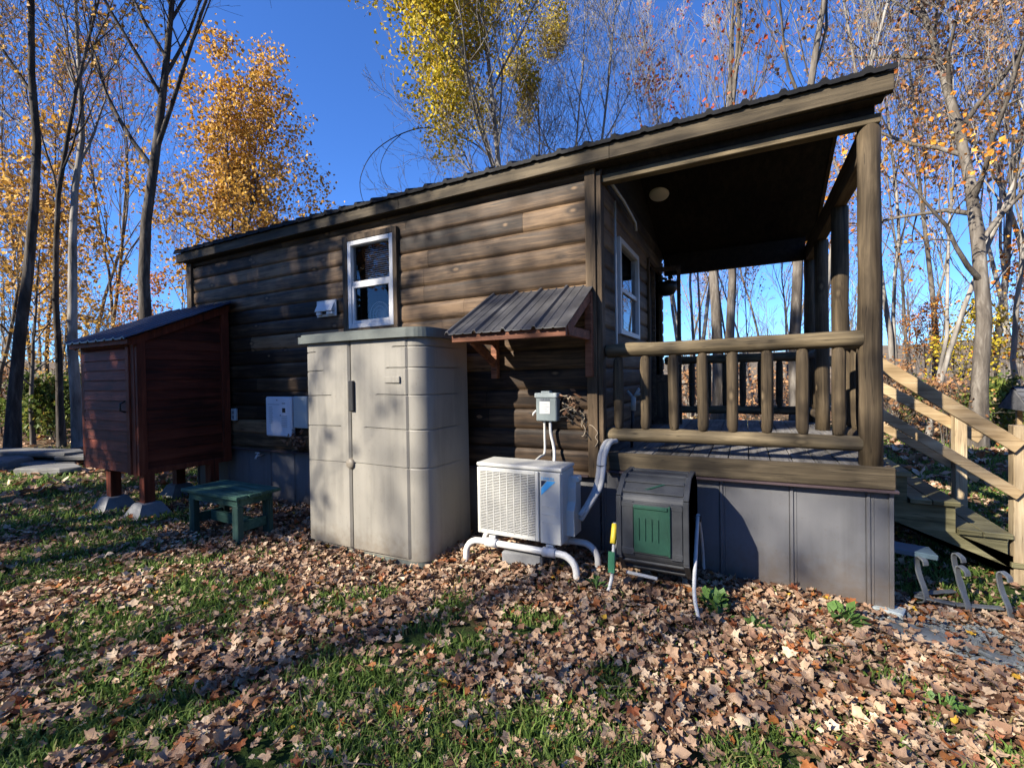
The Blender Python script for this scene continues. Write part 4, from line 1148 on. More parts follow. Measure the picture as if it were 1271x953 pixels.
# ------------------------------------------------------------------ stairs on the right
ss = thing('porch_stairs', 'mossy timber porch stairs with pale pine handrails on the right end of the deck', 'stairs', (1.5, 1.6, -.09))
YN, YF = 1.0, 2.25; run, rise = .295, .21
def stringer(y0, y1):
    P = [(.86, .86-.021)]
    x, z = .86, .84
    for k in range(5):
        z -= rise if k else .19
        P.append((x, z)) if k == 0 else P.append((x, z))
        x += run; P.append((x, z))
    P += [(x, -.12), (x-.22, -.12), (.86, .36)]
    return [p for k, p in enumerate(P) if k == 0 or p != P[k-1]]
SP = stringer(0, 0)
for y in (YN, YF):
    MB().prism(SP, 1, y, y+.045).build('stringer', M['stair'], ss)
x, z = .86, .84
for k in range(4):
    z -= rise if k else .19
    mb = MB(); mb.box((x+.012, YN-.03, z+.002), (x+.148, YF+.07, z+.04), .004, tint=rng.uniform(.2, .7)).box((x+.153, YN-.03, z+.002), (x+.32, YF+.07, z+.04), .004, tint=rng.uniform(.2, .7)); mb.build('tread', M['stair'], ss)
    x += run
def hand(y, x0, z0, x1, z1, h, name='handrail'):
    return MB().beam((x0, y, z0-h/2), (x1, y, z1-h/2), .038, h, .004).build(name, M['pine'], ss)
sA = (1.622-1.023)/(1.741-.969)
hand(YN-.03, .80, 1.622+sA*.17, 1.80, 1.022-sA*.06, .10); hand(YN-.03, .80, 1.206+.72*.17, 1.80, .656-.05, .075, 'lower_rail')
hand(YF+.09, .80, 1.70, 2.05, .88, .10); hand(YF+.09, .80, 1.28, 2.03, .47, .08, 'lower_rail')
gz = float(ground_z(1.86, YN))
MB().box((1.775, YN-.012, gz-.1), (1.865, YN+.075, 1.085), .005).build('newel_post', M['pinez'], ss)
MB().box((1.82, YF-.04, gz-.1), (1.91, YF+.07, 1.12), .005).build('newel_post', M['pinez'], ss)
# shingled bird feeder behind the stairs
bf = thing('bird_feeder', 'wooden post bird feeder with grey shingle roof behind the stair newel', 'bird feeder', (2.62, 2.6, -.1))
mb = MB(); mb.box((2.58, 2.56, -.2), (2.66, 2.64, .86), .004); mb.build('post', M['pinez'], bf)
mb = MB(); mb.box((2.42, 2.4, .86), (2.82, 2.8, .89), .003).box((2.45, 2.44, .892), (2.49, 2.48, 1.14), .003).box((2.75, 2.44, .892), (2.79, 2.48, 1.14), .003).box((2.45, 2.72, .892), (2.49, 2.76, 1.14), .003).box((2.75, 2.72, .892), (2.79, 2.76, 1.14), .003); mb.build('tray', M['pine'], bf)
mb = MB()
for s in (-1, 1):
    for k in range(4):
        for j in range(5):
            u0_, u1_ = .30-k*.075, .30-(k+1)*.075-.012
            xx0 = 2.37+j*.1
            za, zb_ = 1.12+.2*(1-u0_/.3)+.006*k, 1.12+.2*(1-u1_/.3)+.004*k
            mb.add([(xx0+.002, 2.6+s*u0_, za+.012), (xx0+.098, 2.6+s*u0_, za+.012), (xx0+.098, 2.6+s*u1_, zb_), (xx0+.002, 2.6+s*u1_, zb_), (xx0+.002, 2.6+s*u0_, za), (xx0+.098, 2.6+s*u0_, za)], [(0, 1, 2, 3), (0, 1, 5, 4)], tint=rng.uniform())
mb.prism([(2.3, 1.105), (2.9, 1.105), (2.6, 1.31)], 0, 2.37, 2.87)
mb.build('roof', M['shingle'], bf, recalc=False)
# strap-metal bench frame under the stairs
fb = thing('bench_frame', 'grey strap-metal bench frame with one slate blue plank under the stairs', 'bench frame', (1.2, .4, -.09))
MB().box((.86, .30, .225), (1.15, .48, .262), .005, rot=Matrix.Rotation(R(4), 3, 'Y')).build('plank', M['blueplank'], fb)
def strapleg(x, y, zt):
    cf, sf = math.cos(R(-52)), math.sin(R(-52))
    pts = spline([(x-.035, y, zt-.03), (x-.03, y, zt), (x-.005, y, zt+.02), (x+.005, y, zt-.01), (x-.005, y, zt-.1), (x-.03, y, zt-.2), (x-.035, y, zt-.27), (x-.005, y, zt-.30)], 5)
    pts = [np.array((x-(p_[0]-x)*1.5*cf, y-(p_[0]-x)*1.5*sf, p_[2])) for p_ in pts]
    mb = MB()
    for a, b in zip(pts[:-1], pts[1:]): mb.beam(a, b+(b-a)*.12, .042, .009, .001, up=(cf, sf, .01))
    mb.build('leg', M['strap'], fb)
for x, y, zt in ((1.045, .32, .21), (1.245, .28, .19), (1.30, .52, .20), (1.46, .32, .175)): strapleg(x, y, zt)
mb = MB(); mb.beam((1.02, .30, -.045), (1.22, .26, -.045), .045, .012).beam((1.22, .26, -.045), (1.47, .32, -.045), .045, .012).beam((1.04, .34, -.045), (1.29, .5, -.045), .04, .012); mb.build('base_bar', M['strap'], fb)

# ------------------------------------------------------------------ stones
def slab(x, y, z, sx, sy, sz, rz, m, label, name='flat_stone', group=None, tilt=0):
    n = 9; P = []
    for k in range(n):
        a = 2*math.pi*k/n+rng.uniform(-.2, .2); r_ = rng.uniform(.75, 1.08)
        P.append((math.copysign(abs(math.cos(a))**.7, math.cos(a))*sx/2*r_, math.copysign(abs(math.sin(a))**.7, math.sin(a))*sy/2*r_))
    V = []
    for q, s_ in ((-.5, .94), (-.2, 1), (.3, 1), (.5, .93)):
        for px, py in P: V.append((px*s_+rng.normal()*.006, py*s_+rng.normal()*.006, q*sz+rng.normal()*sz*.05))
    Fc = [(k*n+j, k*n+(j+1) % n, (k+1)*n+(j+1) % n, (k+1)*n+j) for k in range(3) for j in range(n)]+[tuple(range(n-1, -1, -1)), tuple(range(3*n, 4*n))]
    mb = MB(); mb.add(V, Fc); o = mb.build(name, m, local=True)
    o.location = (x, y, z); o.rotation_euler = (tilt, rng.uniform(-.05, .05), rz)
    tag(o, label, 'stone', group); return o
gsl = 'slate slabs laid at the right corner of the deck'
k = 0
for x, y, sx, sy, rz in ((.90, -.22, .3, .22, .3), (1.25, -.3, .2, .16, .4), (1.42, -.05, .22, .16, .7)):
    slab(x, y, float(ground_z(x, y))+.012, sx, sy, .045, rz, M['slate'], 'blue-grey slate slab lying among the leaves at the right corner of the deck', 'slate_slab', gsl, rng.uniform(-.06, .06))
o = MB(); o.box((.74, -.03, -.13), (.90, .10, -.045), .008, rot=Matrix.Rotation(R(-20), 3, 'Z'), jit=.006); tag(o.build('foundation_block', M['panelgrey']), 'pale concrete block under the right corner of the grey skirting', 'block')
gst = 'flat stones stacked at the edge of the woods'
for x, y, z, sx, sy, sz, lb in ((-12.6, -.1, .20, 2.6, .7, .09, 'long flat stone on top of the low stack, in front of the big dark trunk'), (-11.2, .55, .12, 2.0, .6, .09, 'long pale flat stone right of the stack, running behind the red shed'), (-12.3, -.55, .06, 1.0, .6, .22, 'blocky grey stone lying low in the stack at the left edge'),
        (-10.9, -.35, .03, 1.3, .5, .12, 'flat pale-topped stone on the ground between the stack and the red shed'), (-12.0, -.1, .02, 1.8, .8, .12, 'wide dark stone at the bottom of the stack'), (-11.8, -1.0, -.01, 1.1, .4, .09, 'narrow dark stone slab in front of the stack'), (-13.6, -.6, .05, 1.4, .8, .16, 'broad dark stone at the far left end of the stack')):
    slab(x, y, z, sx, sy, sz, rng.uniform(-.25, .1)+.45, M['stone'], lb, 'flat_stone', gst, rng.uniform(-.05, .05))

# ------------------------------------------------------------------ trees
def unit(v): return v/(np.linalg.norm(v)+1e-12)
class Tree:
    def __init__(s, seed, h, r, fork=.35, nlimb=14, spread=42, llen=.38, levels=4, leafn=0, lsize=.10, up=.25, stems=1, leaff=None, lean=(0, 0), kids=(7, 5, 3), rmin=.0045, clump=.0, wig=.09, centers=None):
        s.centers = centers
        s.g = np.random.default_rng(seed); s.mb_v = []; s.mb_f = []; s.n = 0; s.tips = []; s.rmin = rmin; s.levels = levels; s.kids = kids; s.up = up; s.wig = wig
        s.spread = spread
        for q in range(stems):
            a = q*2.4+s.g.uniform(0, 6); off = 0 if stems == 1 else r*1.1
            d = unit(np.array((lean[0]+(.0 if stems == 1 else .16*math.cos(a)), lean[1]+(0 if stems == 1 else .16*math.sin(a)), 1.)))
            hh = h*(1 if q == 0 else s.g.uniform(.75, .97)); r1 = r if q == 0 else r*s.g.uniform(.6, .85)
            s.grow(np.array((off*math.cos(a), off*math.sin(a), -.25)), d, hh, r1, 0, fork, max(3, int(nlimb/(stems**.5))), llen)
        s.leaves(leafn, lsize, leaff, clump)
    def tube(s, P, r, n):
        T = np.gradient(P, axis=0); T /= np.linalg.norm(T, axis=1)[:, None]+1e-12
        ref = np.array((.31, .77, .2)); U = ref[None]-T*(T@ref)[:, None]; U /= np.linalg.norm(U, axis=1)[:, None]+1e-9
        W = np.cross(T, U); a = np.linspace(0, 2*np.pi, n, endpoint=False)
        V = P[:, None]+r[:, None, None]*(np.cos(a)[None, :, None]*U[:, None]+np.sin(a)[None, :, None]*W[:, None])
        m = len(P); idx = np.arange(m*n).reshape(m, n)
        F = np.stack([idx[:-1], np.roll(idx, -1, 1)[:-1], np.roll(idx, -1, 1)[1:], idx[1:]], -1).reshape(-1, 4)
        s.mb_v.append(V.reshape(-1, 3)); s.mb_f.append(F+s.n); s.n += m*n
    def grow(s, p, d, L, r, lev, fork, nl, llen):
        g = s.g; seg = (11, 7, 5, 4, 3)[lev]; P = [p]; step = L/seg
        for k in range(seg):
            d = unit(d + g.normal(size=3)*(s.wig*.55 if lev == 0 else s.wig*1.6) + np.array((0, 0, s.up*.22 if lev else .03)))
            P.append(P[-1]+d*step)
        P = np.array(P); tt = np.linspace(0, 1, seg+1)
        rr_ = np.maximum(r*(1-.9*tt**(.9 if lev else 1.0)), s.rmin)
        if lev == 0: rr_[0] *= 1.35; rr_[1] *= 1.03
        s.tube(P, rr_, (9, 6, 5, 3, 3)[lev])
        if lev >= 2: s.tips.append((P, lev))
        if lev >= s.levels: return
        t0 = fork if lev == 0 else .18
        for q in range(nl):
            t = t0+(1-t0)*((q+g.uniform(0, 1))/nl)**(.85); t = min(t, .985)
            i = min(int(t*seg), seg-1); fr = t*seg-i
            pp = P[i]*(1-fr)+P[i+1]*fr; dd = unit(P[i+1]-P[i])
            a = q*2.39996+g.uniform(-.5, .5)
            u = unit(np.cross(dd, (.2, .5, .84))); w_ = np.cross(dd, u)
            ang = R(s.spread+g.uniform(-12, 12))*(1.05-.35*t if lev == 0 else 1)
            nd = unit(dd*math.cos(ang)+(u*math.cos(a)+w_*math.sin(a))*math.sin(ang)+np.array((0, 0, s.up*.5)))
            if lev == 0: LL = L*llen*(1.1-.75*(t-t0)/(1-t0))*g.uniform(.75, 1.2); rc = min(r*.38, np.interp(t, tt, rr_)*.6)
            else: LL = L*(.62-.25*t)*g.uniform(.7, 1.25); rc = np.interp(t, tt, rr_)*.55
            s.grow(pp, nd, LL, max(rc, s.rmin), lev+1, .2, (s.kids+(0, 0))[lev] if lev < len(s.kids) else 0, llen)
    def leaves(s, n, size, filt, clump):
        s.lv = None
        if s.centers is not None: s.tips = [q for q in s.tips if filt(q[0][len(q[0])//2:len(q[0])//2+1], s.g)[0]]
        if not n or not s.tips: return
        g = s.g; sel = g.integers(0, len(s.tips), n); C = np.zeros((n, 3))
        for k, i in enumerate(sel):
            P, lev = s.tips[i]; t = g.uniform(.25, 1)*(len(P)-1); j = min(int(t), len(P)-2); C[k] = P[j]+(P[j+1]-P[j])*(t-j)
        C += g.normal(size=C.shape)*(.06+clump)
        if filt is not None: C = C[filt(C, g)]
        n = len(C)
        if n == 0: return
        d = g.normal(size=(n, 3)); d[:, 2] -= .5; d /= np.linalg.norm(d, axis=1)[:, None]
        e = g.normal(size=(n, 3)); e -= d*(e*d).sum(1)[:, None]; e /= np.linalg.norm(e, axis=1)[:, None]
        nn = np.cross(d, e); sz = size*g.uniform(.6, 1.3, n)[:, None]
        V = np.stack([C, C+d*sz*.5+e*sz*.45+nn*sz*.12, C+d*sz, C+d*sz*.5-e*sz*.45+nn*sz*.12], 1).reshape(-1, 3)
        F = np.arange(4*n).reshape(n, 4)
        zz = (C[:, 2]-C[:, 2].min())/(np.ptp(C[:, 2])+1e-6)
        s.lv = (V, F, np.clip(g.normal(.5, .24, n), 0, 1))
    def meshes(s, bm_, lm):
        V = np.concatenate(s.mb_v); F = np.concatenate(s.mb_f)
        a = npmesh('trunk', V, F, bm_, smooth=True); b = None
        if s.lv is not None: b = npmesh('crown', s.lv[0], s.lv[1], lm, tint=s.lv[2])
        return a, b
def plant_tree(ms, x, y, label, name='tree', cat='tree', group=None, rz=0, sc=1.0, scz=None):
    z = float(ground_z(x, y))
    t_ = thing(name, label, cat, (x, y, z), group); t_.rotation_euler = (0, 0, rz); t_.scale = (sc, sc, scz or sc)
    put(ms[0], 'trunk', t_)
    if ms[1] is not None: put(ms[1], 'crown', t_)
    return t_
B = M
def cam_xy(px, dist):
    """point on the ground plan that lies dist metres away along the photo's column px"""
    u = (px-635.5)/f_px; d = a0+r0*u; d = d/d.length
    return d.x*dist, -D+d.y*dist
# hero trees
T4 = Tree(14, 15.5, .16, .40, 18, 42, .42, 4, 260, .09, .35, kids=(8, 6, 4), wig=.055).meshes(B['barkdark'], B['leaftan'])
plant_tree(T4, -12.7, 2.15, 'tall nearly bare dark-barked tree rising right behind the red shed, forking high up', 'bare_tree', rz=1.0)
T5 = Tree(12, 13.2, .10, .28, 26, 56, .30, 4, 17000, .125, .28, stems=3, kids=(8, 5, 2), clump=.1).meshes(B['barkdark'], B['leafgold'])
plant_tree(T5, *cam_xy(264, 20), 'full golden-orange maple standing alone against the sky behind the cabin roof', 'maple_tree', rz=.4)
CL6 = [(-1.95, 10.1, .95), (-1.7, 9.2, .7), (-2.3, 11.6, .75), (-2.0, 12.9, 1.0), (-3.3, 12.7, .6), (-3.9, 12.2, .4), (-1.4, 11.4, .8), (-.8, 13.2, .9), (.2, 13.8, .8), (-.6, 11.0, .5), (1.7, 13.9, .6), (.9, 11.3, .35)]
CL6 = [(a-.9, z, r_) for a, z, r_ in CL6]
def f6(C, g):
    side = C[:, 0]*.885 + .465*C[:, 1]; ok = np.zeros(len(C), bool)
    for a, z, r_ in CL6: ok |= (side-a)**2+(C[:, 2]-z)**2 < (r_*1.15)**2
    return ok
T6 = Tree(23, 16.5, .13, .34, 30, 46, .33, 4, 34000, .10, .36, stems=5, leaff=f6, kids=(9, 5, 3), clump=.16, centers=CL6).meshes(B['barkpale'], B['leafyellow'])
t6 = plant_tree(T6, *cam_xy(662, 15), 'pale many-stemmed tree behind the cabin roof with clumps of yellow-green leaves', 'maple_tree', rz=0)
mb = MB()
def arch(P, r_): mb.tube(spline([(a*.885, a*.465, z) for a, z in P], 5), np.linspace(r_, .006, (len(P)-1)*5+1), 6)
arch([(-.5, 7.6), (-1.64, 9.05), (-3.09, 9.66), (-4.14, 9.5), (-5.07, 8.9), (-5.5, 8.1), (-5.45, 7.4), (-5.2, 7.1)], .028)
arch([(-4.14, 9.5), (-4.6, 9.05), (-4.85, 8.4), (-4.6, 7.7)], .014); arch([(-2.4, 9.45), (-2.9, 9.1), (-3.4, 9.0)], .01)
mb.build('drooping_branch', M['barkdark'], t6, local=True)
def f7(C, g): return ((C[:, 0] < -.4) & (C[:, 2] < 13) & (C[:, 2] > 8.6) & (fbm(C[:, 0]*.8, C[:, 2]*.8, 15, 2) > .5)) | (g.uniform(size=len(C)) < .1)
T7 = Tree(34, 17, .085, .34, 18, 22, .28, 4, 4600, .11, .6, stems=5, leaff=f7, kids=(6, 4, 2)).meshes(B['barkpale'], B['leafred'])
plant_tree(T7, -1.74, 14.17, 'pale many-stemmed tree above the porch roof with a low patch of red leaves', 'maple_tree', rz=.2)
T8 = Tree(45, 14, .09, .38, 9, 32, .42, 4, 40, .09, .5, stems=2, kids=(6, 4, 2)).meshes(B['barkpale'], B['leaftan'])
plant_tree(T8, 1.19, 10.2, 'bare whitish tree with crooked limbs above the right part of the porch roof', 'bare_tree', rz=2.2)
T9 = Tree(56, 13, .15, .30, 9, 26, .3, 4, 300, .10, .5, stems=2, kids=(6, 4, 2)).meshes(B['barkgrey'], B['leafred'])
plant_tree(T9, -.8, 8.22, 'thick forked grey trunk seen through the middle of the porch', 'bare_tree', rz=2.6)
T10 = Tree(67, 13, .13, .5, 8, 30, .22, 4, 200, .10, .4, kids=(6, 4, 2), lean=(-.03, .02)).meshes(B['barkgrey'], B['leaftan'])
plant_tree(T10, .93, 7.21, 'shaggy single grey trunk just left of the far porch posts', 'bare_tree', rz=.7)
def f11(C, g): return (C[:, 2] < 7.5) & (fbm(C[:, 2]*1.6+C[:, 0]*.25, C[:, 1]*.3, 61, 2) > .43) | (g.uniform(size=len(C)) < .1)
T11 = Tree(78, 15.5, .145, .20, 26, 56, .25, 4, 17000, .09, .22, leaff=f11, kids=(7, 5, 3), clump=.1).meshes(B['barkgrey'], B['leaforange'])
plant_tree(T11, 4.1, 8.6, 'thick trunk right of the porch stairs with layers of orange leaves on lower boughs', 'maple_tree', rz=.9)
T1 = Tree(89, 16, .125, .5, 8, 38, .30, 4, 700, .11, .4, lean=(.02, 0)).meshes(B['barkdark'], B['leaftan'])
plant_tree(T1, -14.47, .19, 'stout dark trunk at the far left edge behind the flat stones', 'bare_tree', rz=.2)
T3 = Tree(90, 14.5, .115, .42, 12, 34, .32, 4, 2100, .095, .4, kids=(7, 5, 2), clump=.08).meshes(B['barkpale'], B['leafgold'])
plant_tree(T3, -14.15, 1.24, 'mottled pale trunk with golden leaves beside the red shed', 'maple_tree', rz=1.3)
T2 = Tree(91, 14, .08, .40, 11, 34, .30, 4, 1700, .095, .45, kids=(7, 5, 2)).meshes(B['barkdark'], B['leafgold'])
plant_tree(T2, -15.19, 1.27, 'slim dark golden-leaved trunk between the stout trunk and the mottled one', 'maple_tree', rz=.6)
# saplings with bright leaves
SAPO = Tree(101, 5.5, .045, .12, 15, 56, .42, 3, 1500, .10, .2, kids=(6, 4), clump=.05)
SAPO, SAPA = SAPO.meshes(B['barkgrey'], B['leaforange']), SAPO.meshes(B['barkgrey'], B['leafamber'])
SAPY = Tree(102, 6.5, .05, .15, 15, 50, .38, 3, 1300, .10, .25, kids=(6, 4), clump=.08).meshes(B['barkgrey'], B['leafgold'])
SAPG = Tree(103, 4.5, .05, .1, 14, 52, .42, 3, 1900, .10, .25, kids=(6, 4), clump=.08).meshes(B['barkgrey'], B['leafyellow'])
# filler meshes
FB = [Tree(200+k, h, r_*.7, fk, nl, sp_, .38, 4, ln, .11, .45, stems=st_, kids=(6, 4, 2)).meshes(B[bk], B[lm])
      for k, (h, r_, fk, nl, sp_, ln, st_, bk, lm) in enumerate((
        (15, .12, .3, 12, 30, 500, 1, 'barkgrey', 'leaftan'), (17, .15, .35, 12, 34, 900, 1, 'barkgrey', 'leaforange'), (14, .10, .25, 12, 28, 1500, 2, 'barkpale', 'leaftan'),
        (16, .14, .3, 12, 36, 1700, 1, 'barkdark', 'leafgold'), (13, .09, .3, 11, 30, 300, 1, 'barkpale', 'leafred'), (18, .17, .4, 11, 34, 500, 1, 'barkgrey', 'leafred')))]
gl_, gp_, gr_ = 'thin trees crowding the woods left of the cabin', 'thin trees in the woods seen through and above the porch', 'thin trees in the woods right of the porch'
used = 0
def fill(lst, lab, grp):
    global used
    for px, dist, k in lst:
        x, y = cam_xy(px, dist); used += 1; sc = rng.uniform(.85, 1.12)
        if grp == gp_: sc = min(sc, (dist*.42+1)/(15, 17, 14, 16, 13, 18)[k])
        plant_tree(FB[k], x, y, lab[k], 'woodland_tree', 'tree', grp, rz=used*1.7, sc=sc)
kindlab = ['slender grey-barked tree with few tan leaves', 'tall grey-barked tree with sparse orange leaves', 'pale twin-stemmed tree with dry tan leaves', 'dark-barked tree with golden leaves', 'thin pale tree with a few red leaves', 'straight tall grey tree with sparse red leaves']
fill([(-70, 14, 3), (-140, 17, 0), (-30, 20, 0), (40, 25, 0), (140, 26, 0), (60, 29, 3), (155, 35, 1), (105, 36, 5), (228, 36, 4), (-10, 38, 2), (85, 44, 0), (-200, 22, 5), (45, 52, 1)],
     [q+' in the woods left of the cabin' for q in kindlab], gl_)
fill([(905, 24, 0), (940, 22, 2), (955, 28, 5), (975, 24, 4), (850, 30, 5), (890, 34, 2), (1010, 28, 0), (1035, 21, 2), (800, 27, 4), (1060, 32, 5), (915, 42, 0), (870, 48, 2), (985, 45, 5)],
     [q+' behind the porch' for q in kindlab], gp_)
fill([(1112, 17, 2), (1145, 14, 2), (1163, 20, 0), (1225, 21, 1), (1243, 16, 2), (1135, 30, 1), (1275, 19, 2), (1330, 16, 1), (1300, 28, 5), (1230, 42, 4), (1150, 45, 5), (1420, 20, 0)],
     [q+' in the woods right of the porch' for q in kindlab], gr_)
def sap(ms, px, dist, lab, rz, sc=1., name='sapling'):
    x, y = cam_xy(px, dist); plant_tree(ms, x, y, lab, name, 'sapling', None, rz, sc)
sap(SAPA, 40, 17, 'amber-leaved sapling in the understorey just right of the stout dark trunk', .3, 1.25)
sap(SAPY, -15, 19, 'yellow-leaved sapling at the left edge of the picture behind the stout dark trunk', 1.2, 1.3)
sap(SAPA, 118, 21, 'amber sapling in the understorey close behind the red shed', 2.3, .9)
sap(SAPY, 62, 24, 'tall golden sapling deep in the woods between the slim and stout trunks', .9, 1.2)
sap(SAPO, 165, 26, 'orange sapling deep in the woods above the shed roof', 4.0, 1.1)
sap(SAPG, 1185, 17, 'yellow-green sapling low in the woods behind the stair handrail', 1.0, .72)
sap(SAPO, 1150, 19, 'small red-orange sapling behind the upper end of the stair handrail', 2.0, .62)
sap(SAPO, 1265, 17, 'orange sapling behind the shingled bird feeder', 3.0, .9)
# low shrubs
SHG = Tree(301, 1.7, .02, .05, 12, 48, .6, 3, 2600, .10, .1, stems=5, kids=(5, 3), clump=.06, rmin=.003).meshes(B['barkgrey'], B['leafgreen'])
SHT = Tree(302, 1.8, .02, .05, 12, 44, .6, 3, 700, .09, .1, stems=6, kids=(6, 4), clump=.04, rmin=.003).meshes(B['barkgrey'], B['leaftan'])
for px, dist, ms, lab, sc in ((68, 17.5, SHG, 'leafy green shrub between the slim dark trunk and the pale mottled trunk', 1.15), (92, 20, SHG, 'green shrub in shade behind the mottled pale trunk', 1.2), (38, 19, SHG, 'green shrub mixed with orange leaves right of the stout dark trunk', .9), (130, 18.5, SHT, 'brown twiggy shrub just behind the red shed', 1.1),
        (0, 21, SHT, 'brown twiggy shrub at the left edge of the woods', 1.2), (1110, 14, SHT, 'twiggy tan shrub behind the top of the stair handrail', 1.0), (1140, 17, SHG, 'green and tan shrub low between the stair handrails', .8), (1175, 13, SHT, 'twiggy tan shrub by the far stair post', .8), (1230, 15, SHG, 'green shrub behind the lower stair handrail', .85), (900, 18, SHT, 'brown brush seen between the porch balusters at centre', 1.1), (950, 16, SHT, 'brown brush seen behind the right-hand porch balusters', 1.0), (855, 17, SHT, 'brown brush seen behind the left porch balusters', 1.0), (1000, 20, SHT, 'brown brush behind the far right porch posts', 1.2), (185, 27, SHT, 'brown brush far behind the shed roof', 1.4)):
    x, y = cam_xy(px, dist); plant_tree(ms, x, y, lab, 'shrub', 'shrub', None, px*.1, sc)
# trees behind the photographer: their shadows fall across the wall, the shed and the lawn
SH1 = Tree(401, 16, .22, .26, 20, 34, .17, 4, 6500, .16, .35, kids=(7, 5, 2), clump=.1).meshes(B['barkgrey'], B['leaftan'])
SH2 = Tree(402, 15, .15, .36, 12, 34, .20, 3, 500, .14, .35, kids=(7, 4, 3)).meshes(B['barkgrey'], B['leaftan'])
SH3 = Tree(403, 17, .10, .3, 9, 34, .30, 3, 220, .14, .35, kids=(5, 3), clump=.12).meshes(B['barkgrey'], B['leaftan'])
def shade(ms, tx, ty, s, lab, rz, sc=1.): plant_tree(ms, tx-.613*s, ty-s, lab, 'woodland_tree', 'tree', 'trees in the woods behind the photographer', rz, sc)
for a in ((SH1, -6.7, -1.0, 9.5, 'tree with dry tan leaves in the woods behind the photographer', 0, 1.), (SH1, -5.3, 0, 12.5, 'tree with dry tan leaves in the woods behind the photographer', 2., 1.), (SH2, -5.75, 0, 8, 'nearly bare grey tree in the woods behind the photographer', 1., 1.), (SH2, -4.85, 0, 9, 'nearly bare grey tree in the woods behind the photographer', 2.5, .85),
          (SH1, -8.5, -1.0, 10, 'tree with dry tan leaves in the woods behind the photographer', 4., 1.05), (SH2, -3.05, 0, 12, 'nearly bare grey tree in the woods behind the photographer', 4.4, .95), (SH2, -2.35, 0, 14.5, 'nearly bare grey tree in the woods behind the photographer', 1.4, 1.05), (SH3, 1.1, 0, 15, 'slim nearly bare tree in the woods behind the photographer', 5.4, .9), (SH3, -2.9, 0, 21, 'slim nearly bare tree in the woods behind the photographer', .5, 1.1), (SH3, .6, 0, 24, 'slim nearly bare tree in the woods behind the photographer', 3.4, 1.15), (SH3, -1.2, -2.2, 17, 'slim nearly bare tree in the woods behind the photographer', 5.1, 1.), (SH3, -3.4, -1.5, 16, 'slim nearly bare tree in the woods behind the photographer', 4.1, 1.), (SH3, -4.1, 0, 13, 'slim nearly bare tree in the woods behind the photographer', 1.1, 1.), (SH3, -.6, -1.4, 24, 'slim nearly bare tree in the woods behind the photographer', 5.6, 1.), (SH3, .6, -2.4, 19, 'slim nearly bare tree in the woods behind the photographer', 2.1, 1.)): shade(*a)

# added unseen spruces behind the camera block low sky light to deepen shade
def spruce(seed):
    g = np.random.default_rng(seed); Vs = []; h = 11
    C = []; 
    for k in range(2600):
        z = h*g.uniform(.06, 1)**.8; r_ = (1-z/h)*2.6*g.uniform(.35, 1)**.5; a = g.uniform(0, 6.28); C.append((r_*math.cos(a), r_*math.sin(a), z-.25*r_))
    C = np.array(C); n = len(C); d = g.normal(size=(n, 3)); d[:, :2] += C[:, :2]; d[:, 2] -= .3; d /= np.linalg.norm(d, axis=1)[:, None]
    e = np.cross(d, g.normal(size=(n, 3))); e /= np.linalg.norm(e, axis=1)[:, None]; sz = g.uniform(.35, .75, n)[:, None]
    V = np.stack([C, C+d*sz*.5+e*sz*.3, C+d*sz, C+d*sz*.5-e*sz*.3], 1).reshape(-1, 3)
    t_ = Tree(seed, h, .16, .9, 3, 60, .05, 1, 0).meshes(M['barkdark'], None)[0]
    return t_, npmesh('crown', V, np.arange(4*n).reshape(n, 4), M['leafpine'], tint=g.uniform(0, 1, n))
SPR = spruce(9)
for k in range(14):
    a = R(95+k*12.2); d_ = 23+rng.uniform(-2, 3)
    plant_tree(SPR, d_*math.sin(a), -D+d_*math.cos(a), 'dark spruce added out of view behind the camera to block low sky light', 'sky_blocker_spruce', 'tree', 'spruces added behind the camera to block sky light', k*1.3, rng.uniform(.85, 1.1))

# far-off wood as one mass
vs, fs, n0 = [], [], 0
far_g = np.random.default_rng(5)
proto_far = [Tree(500+k, 13, .13, .25, 9, 34, .4, 2, 0, 0, .4, kids=(7, 4), rmin=.018) for k in range(4)]
pv = [(np.concatenate(p_.mb_v), np.concatenate(p_.mb_f)) for p_ in proto_far]
for k in range(330):
    a = far_g.uniform(-1.75, 1.15); d_ = far_g.uniform(48, 120); V, F = pv[k % 4]
    th = far_g.uniform(0, 6.28); c_, s_ = math.cos(th), math.sin(th); sc = far_g.uniform(.6, 1.05)
    W = np.stack([V[:, 0]*c_-V[:, 1]*s_, V[:, 0]*s_+V[:, 1]*c_, V[:, 2]], 1)*sc
    if -.5 < a < .02: W[:, 2] *= .55
    W += np.array((d_*math.sin(a), -D+d_*math.cos(a), -.5)); vs.append(W); fs.append(F+n0); n0 += len(V)
kind(tag(put(npmesh('distant_woods', np.concatenate(vs), np.concatenate(fs), M['barkgrey']), 'distant_woods'), 'grey mass of bare woods far behind the cabin', 'woods'), 'stuff')

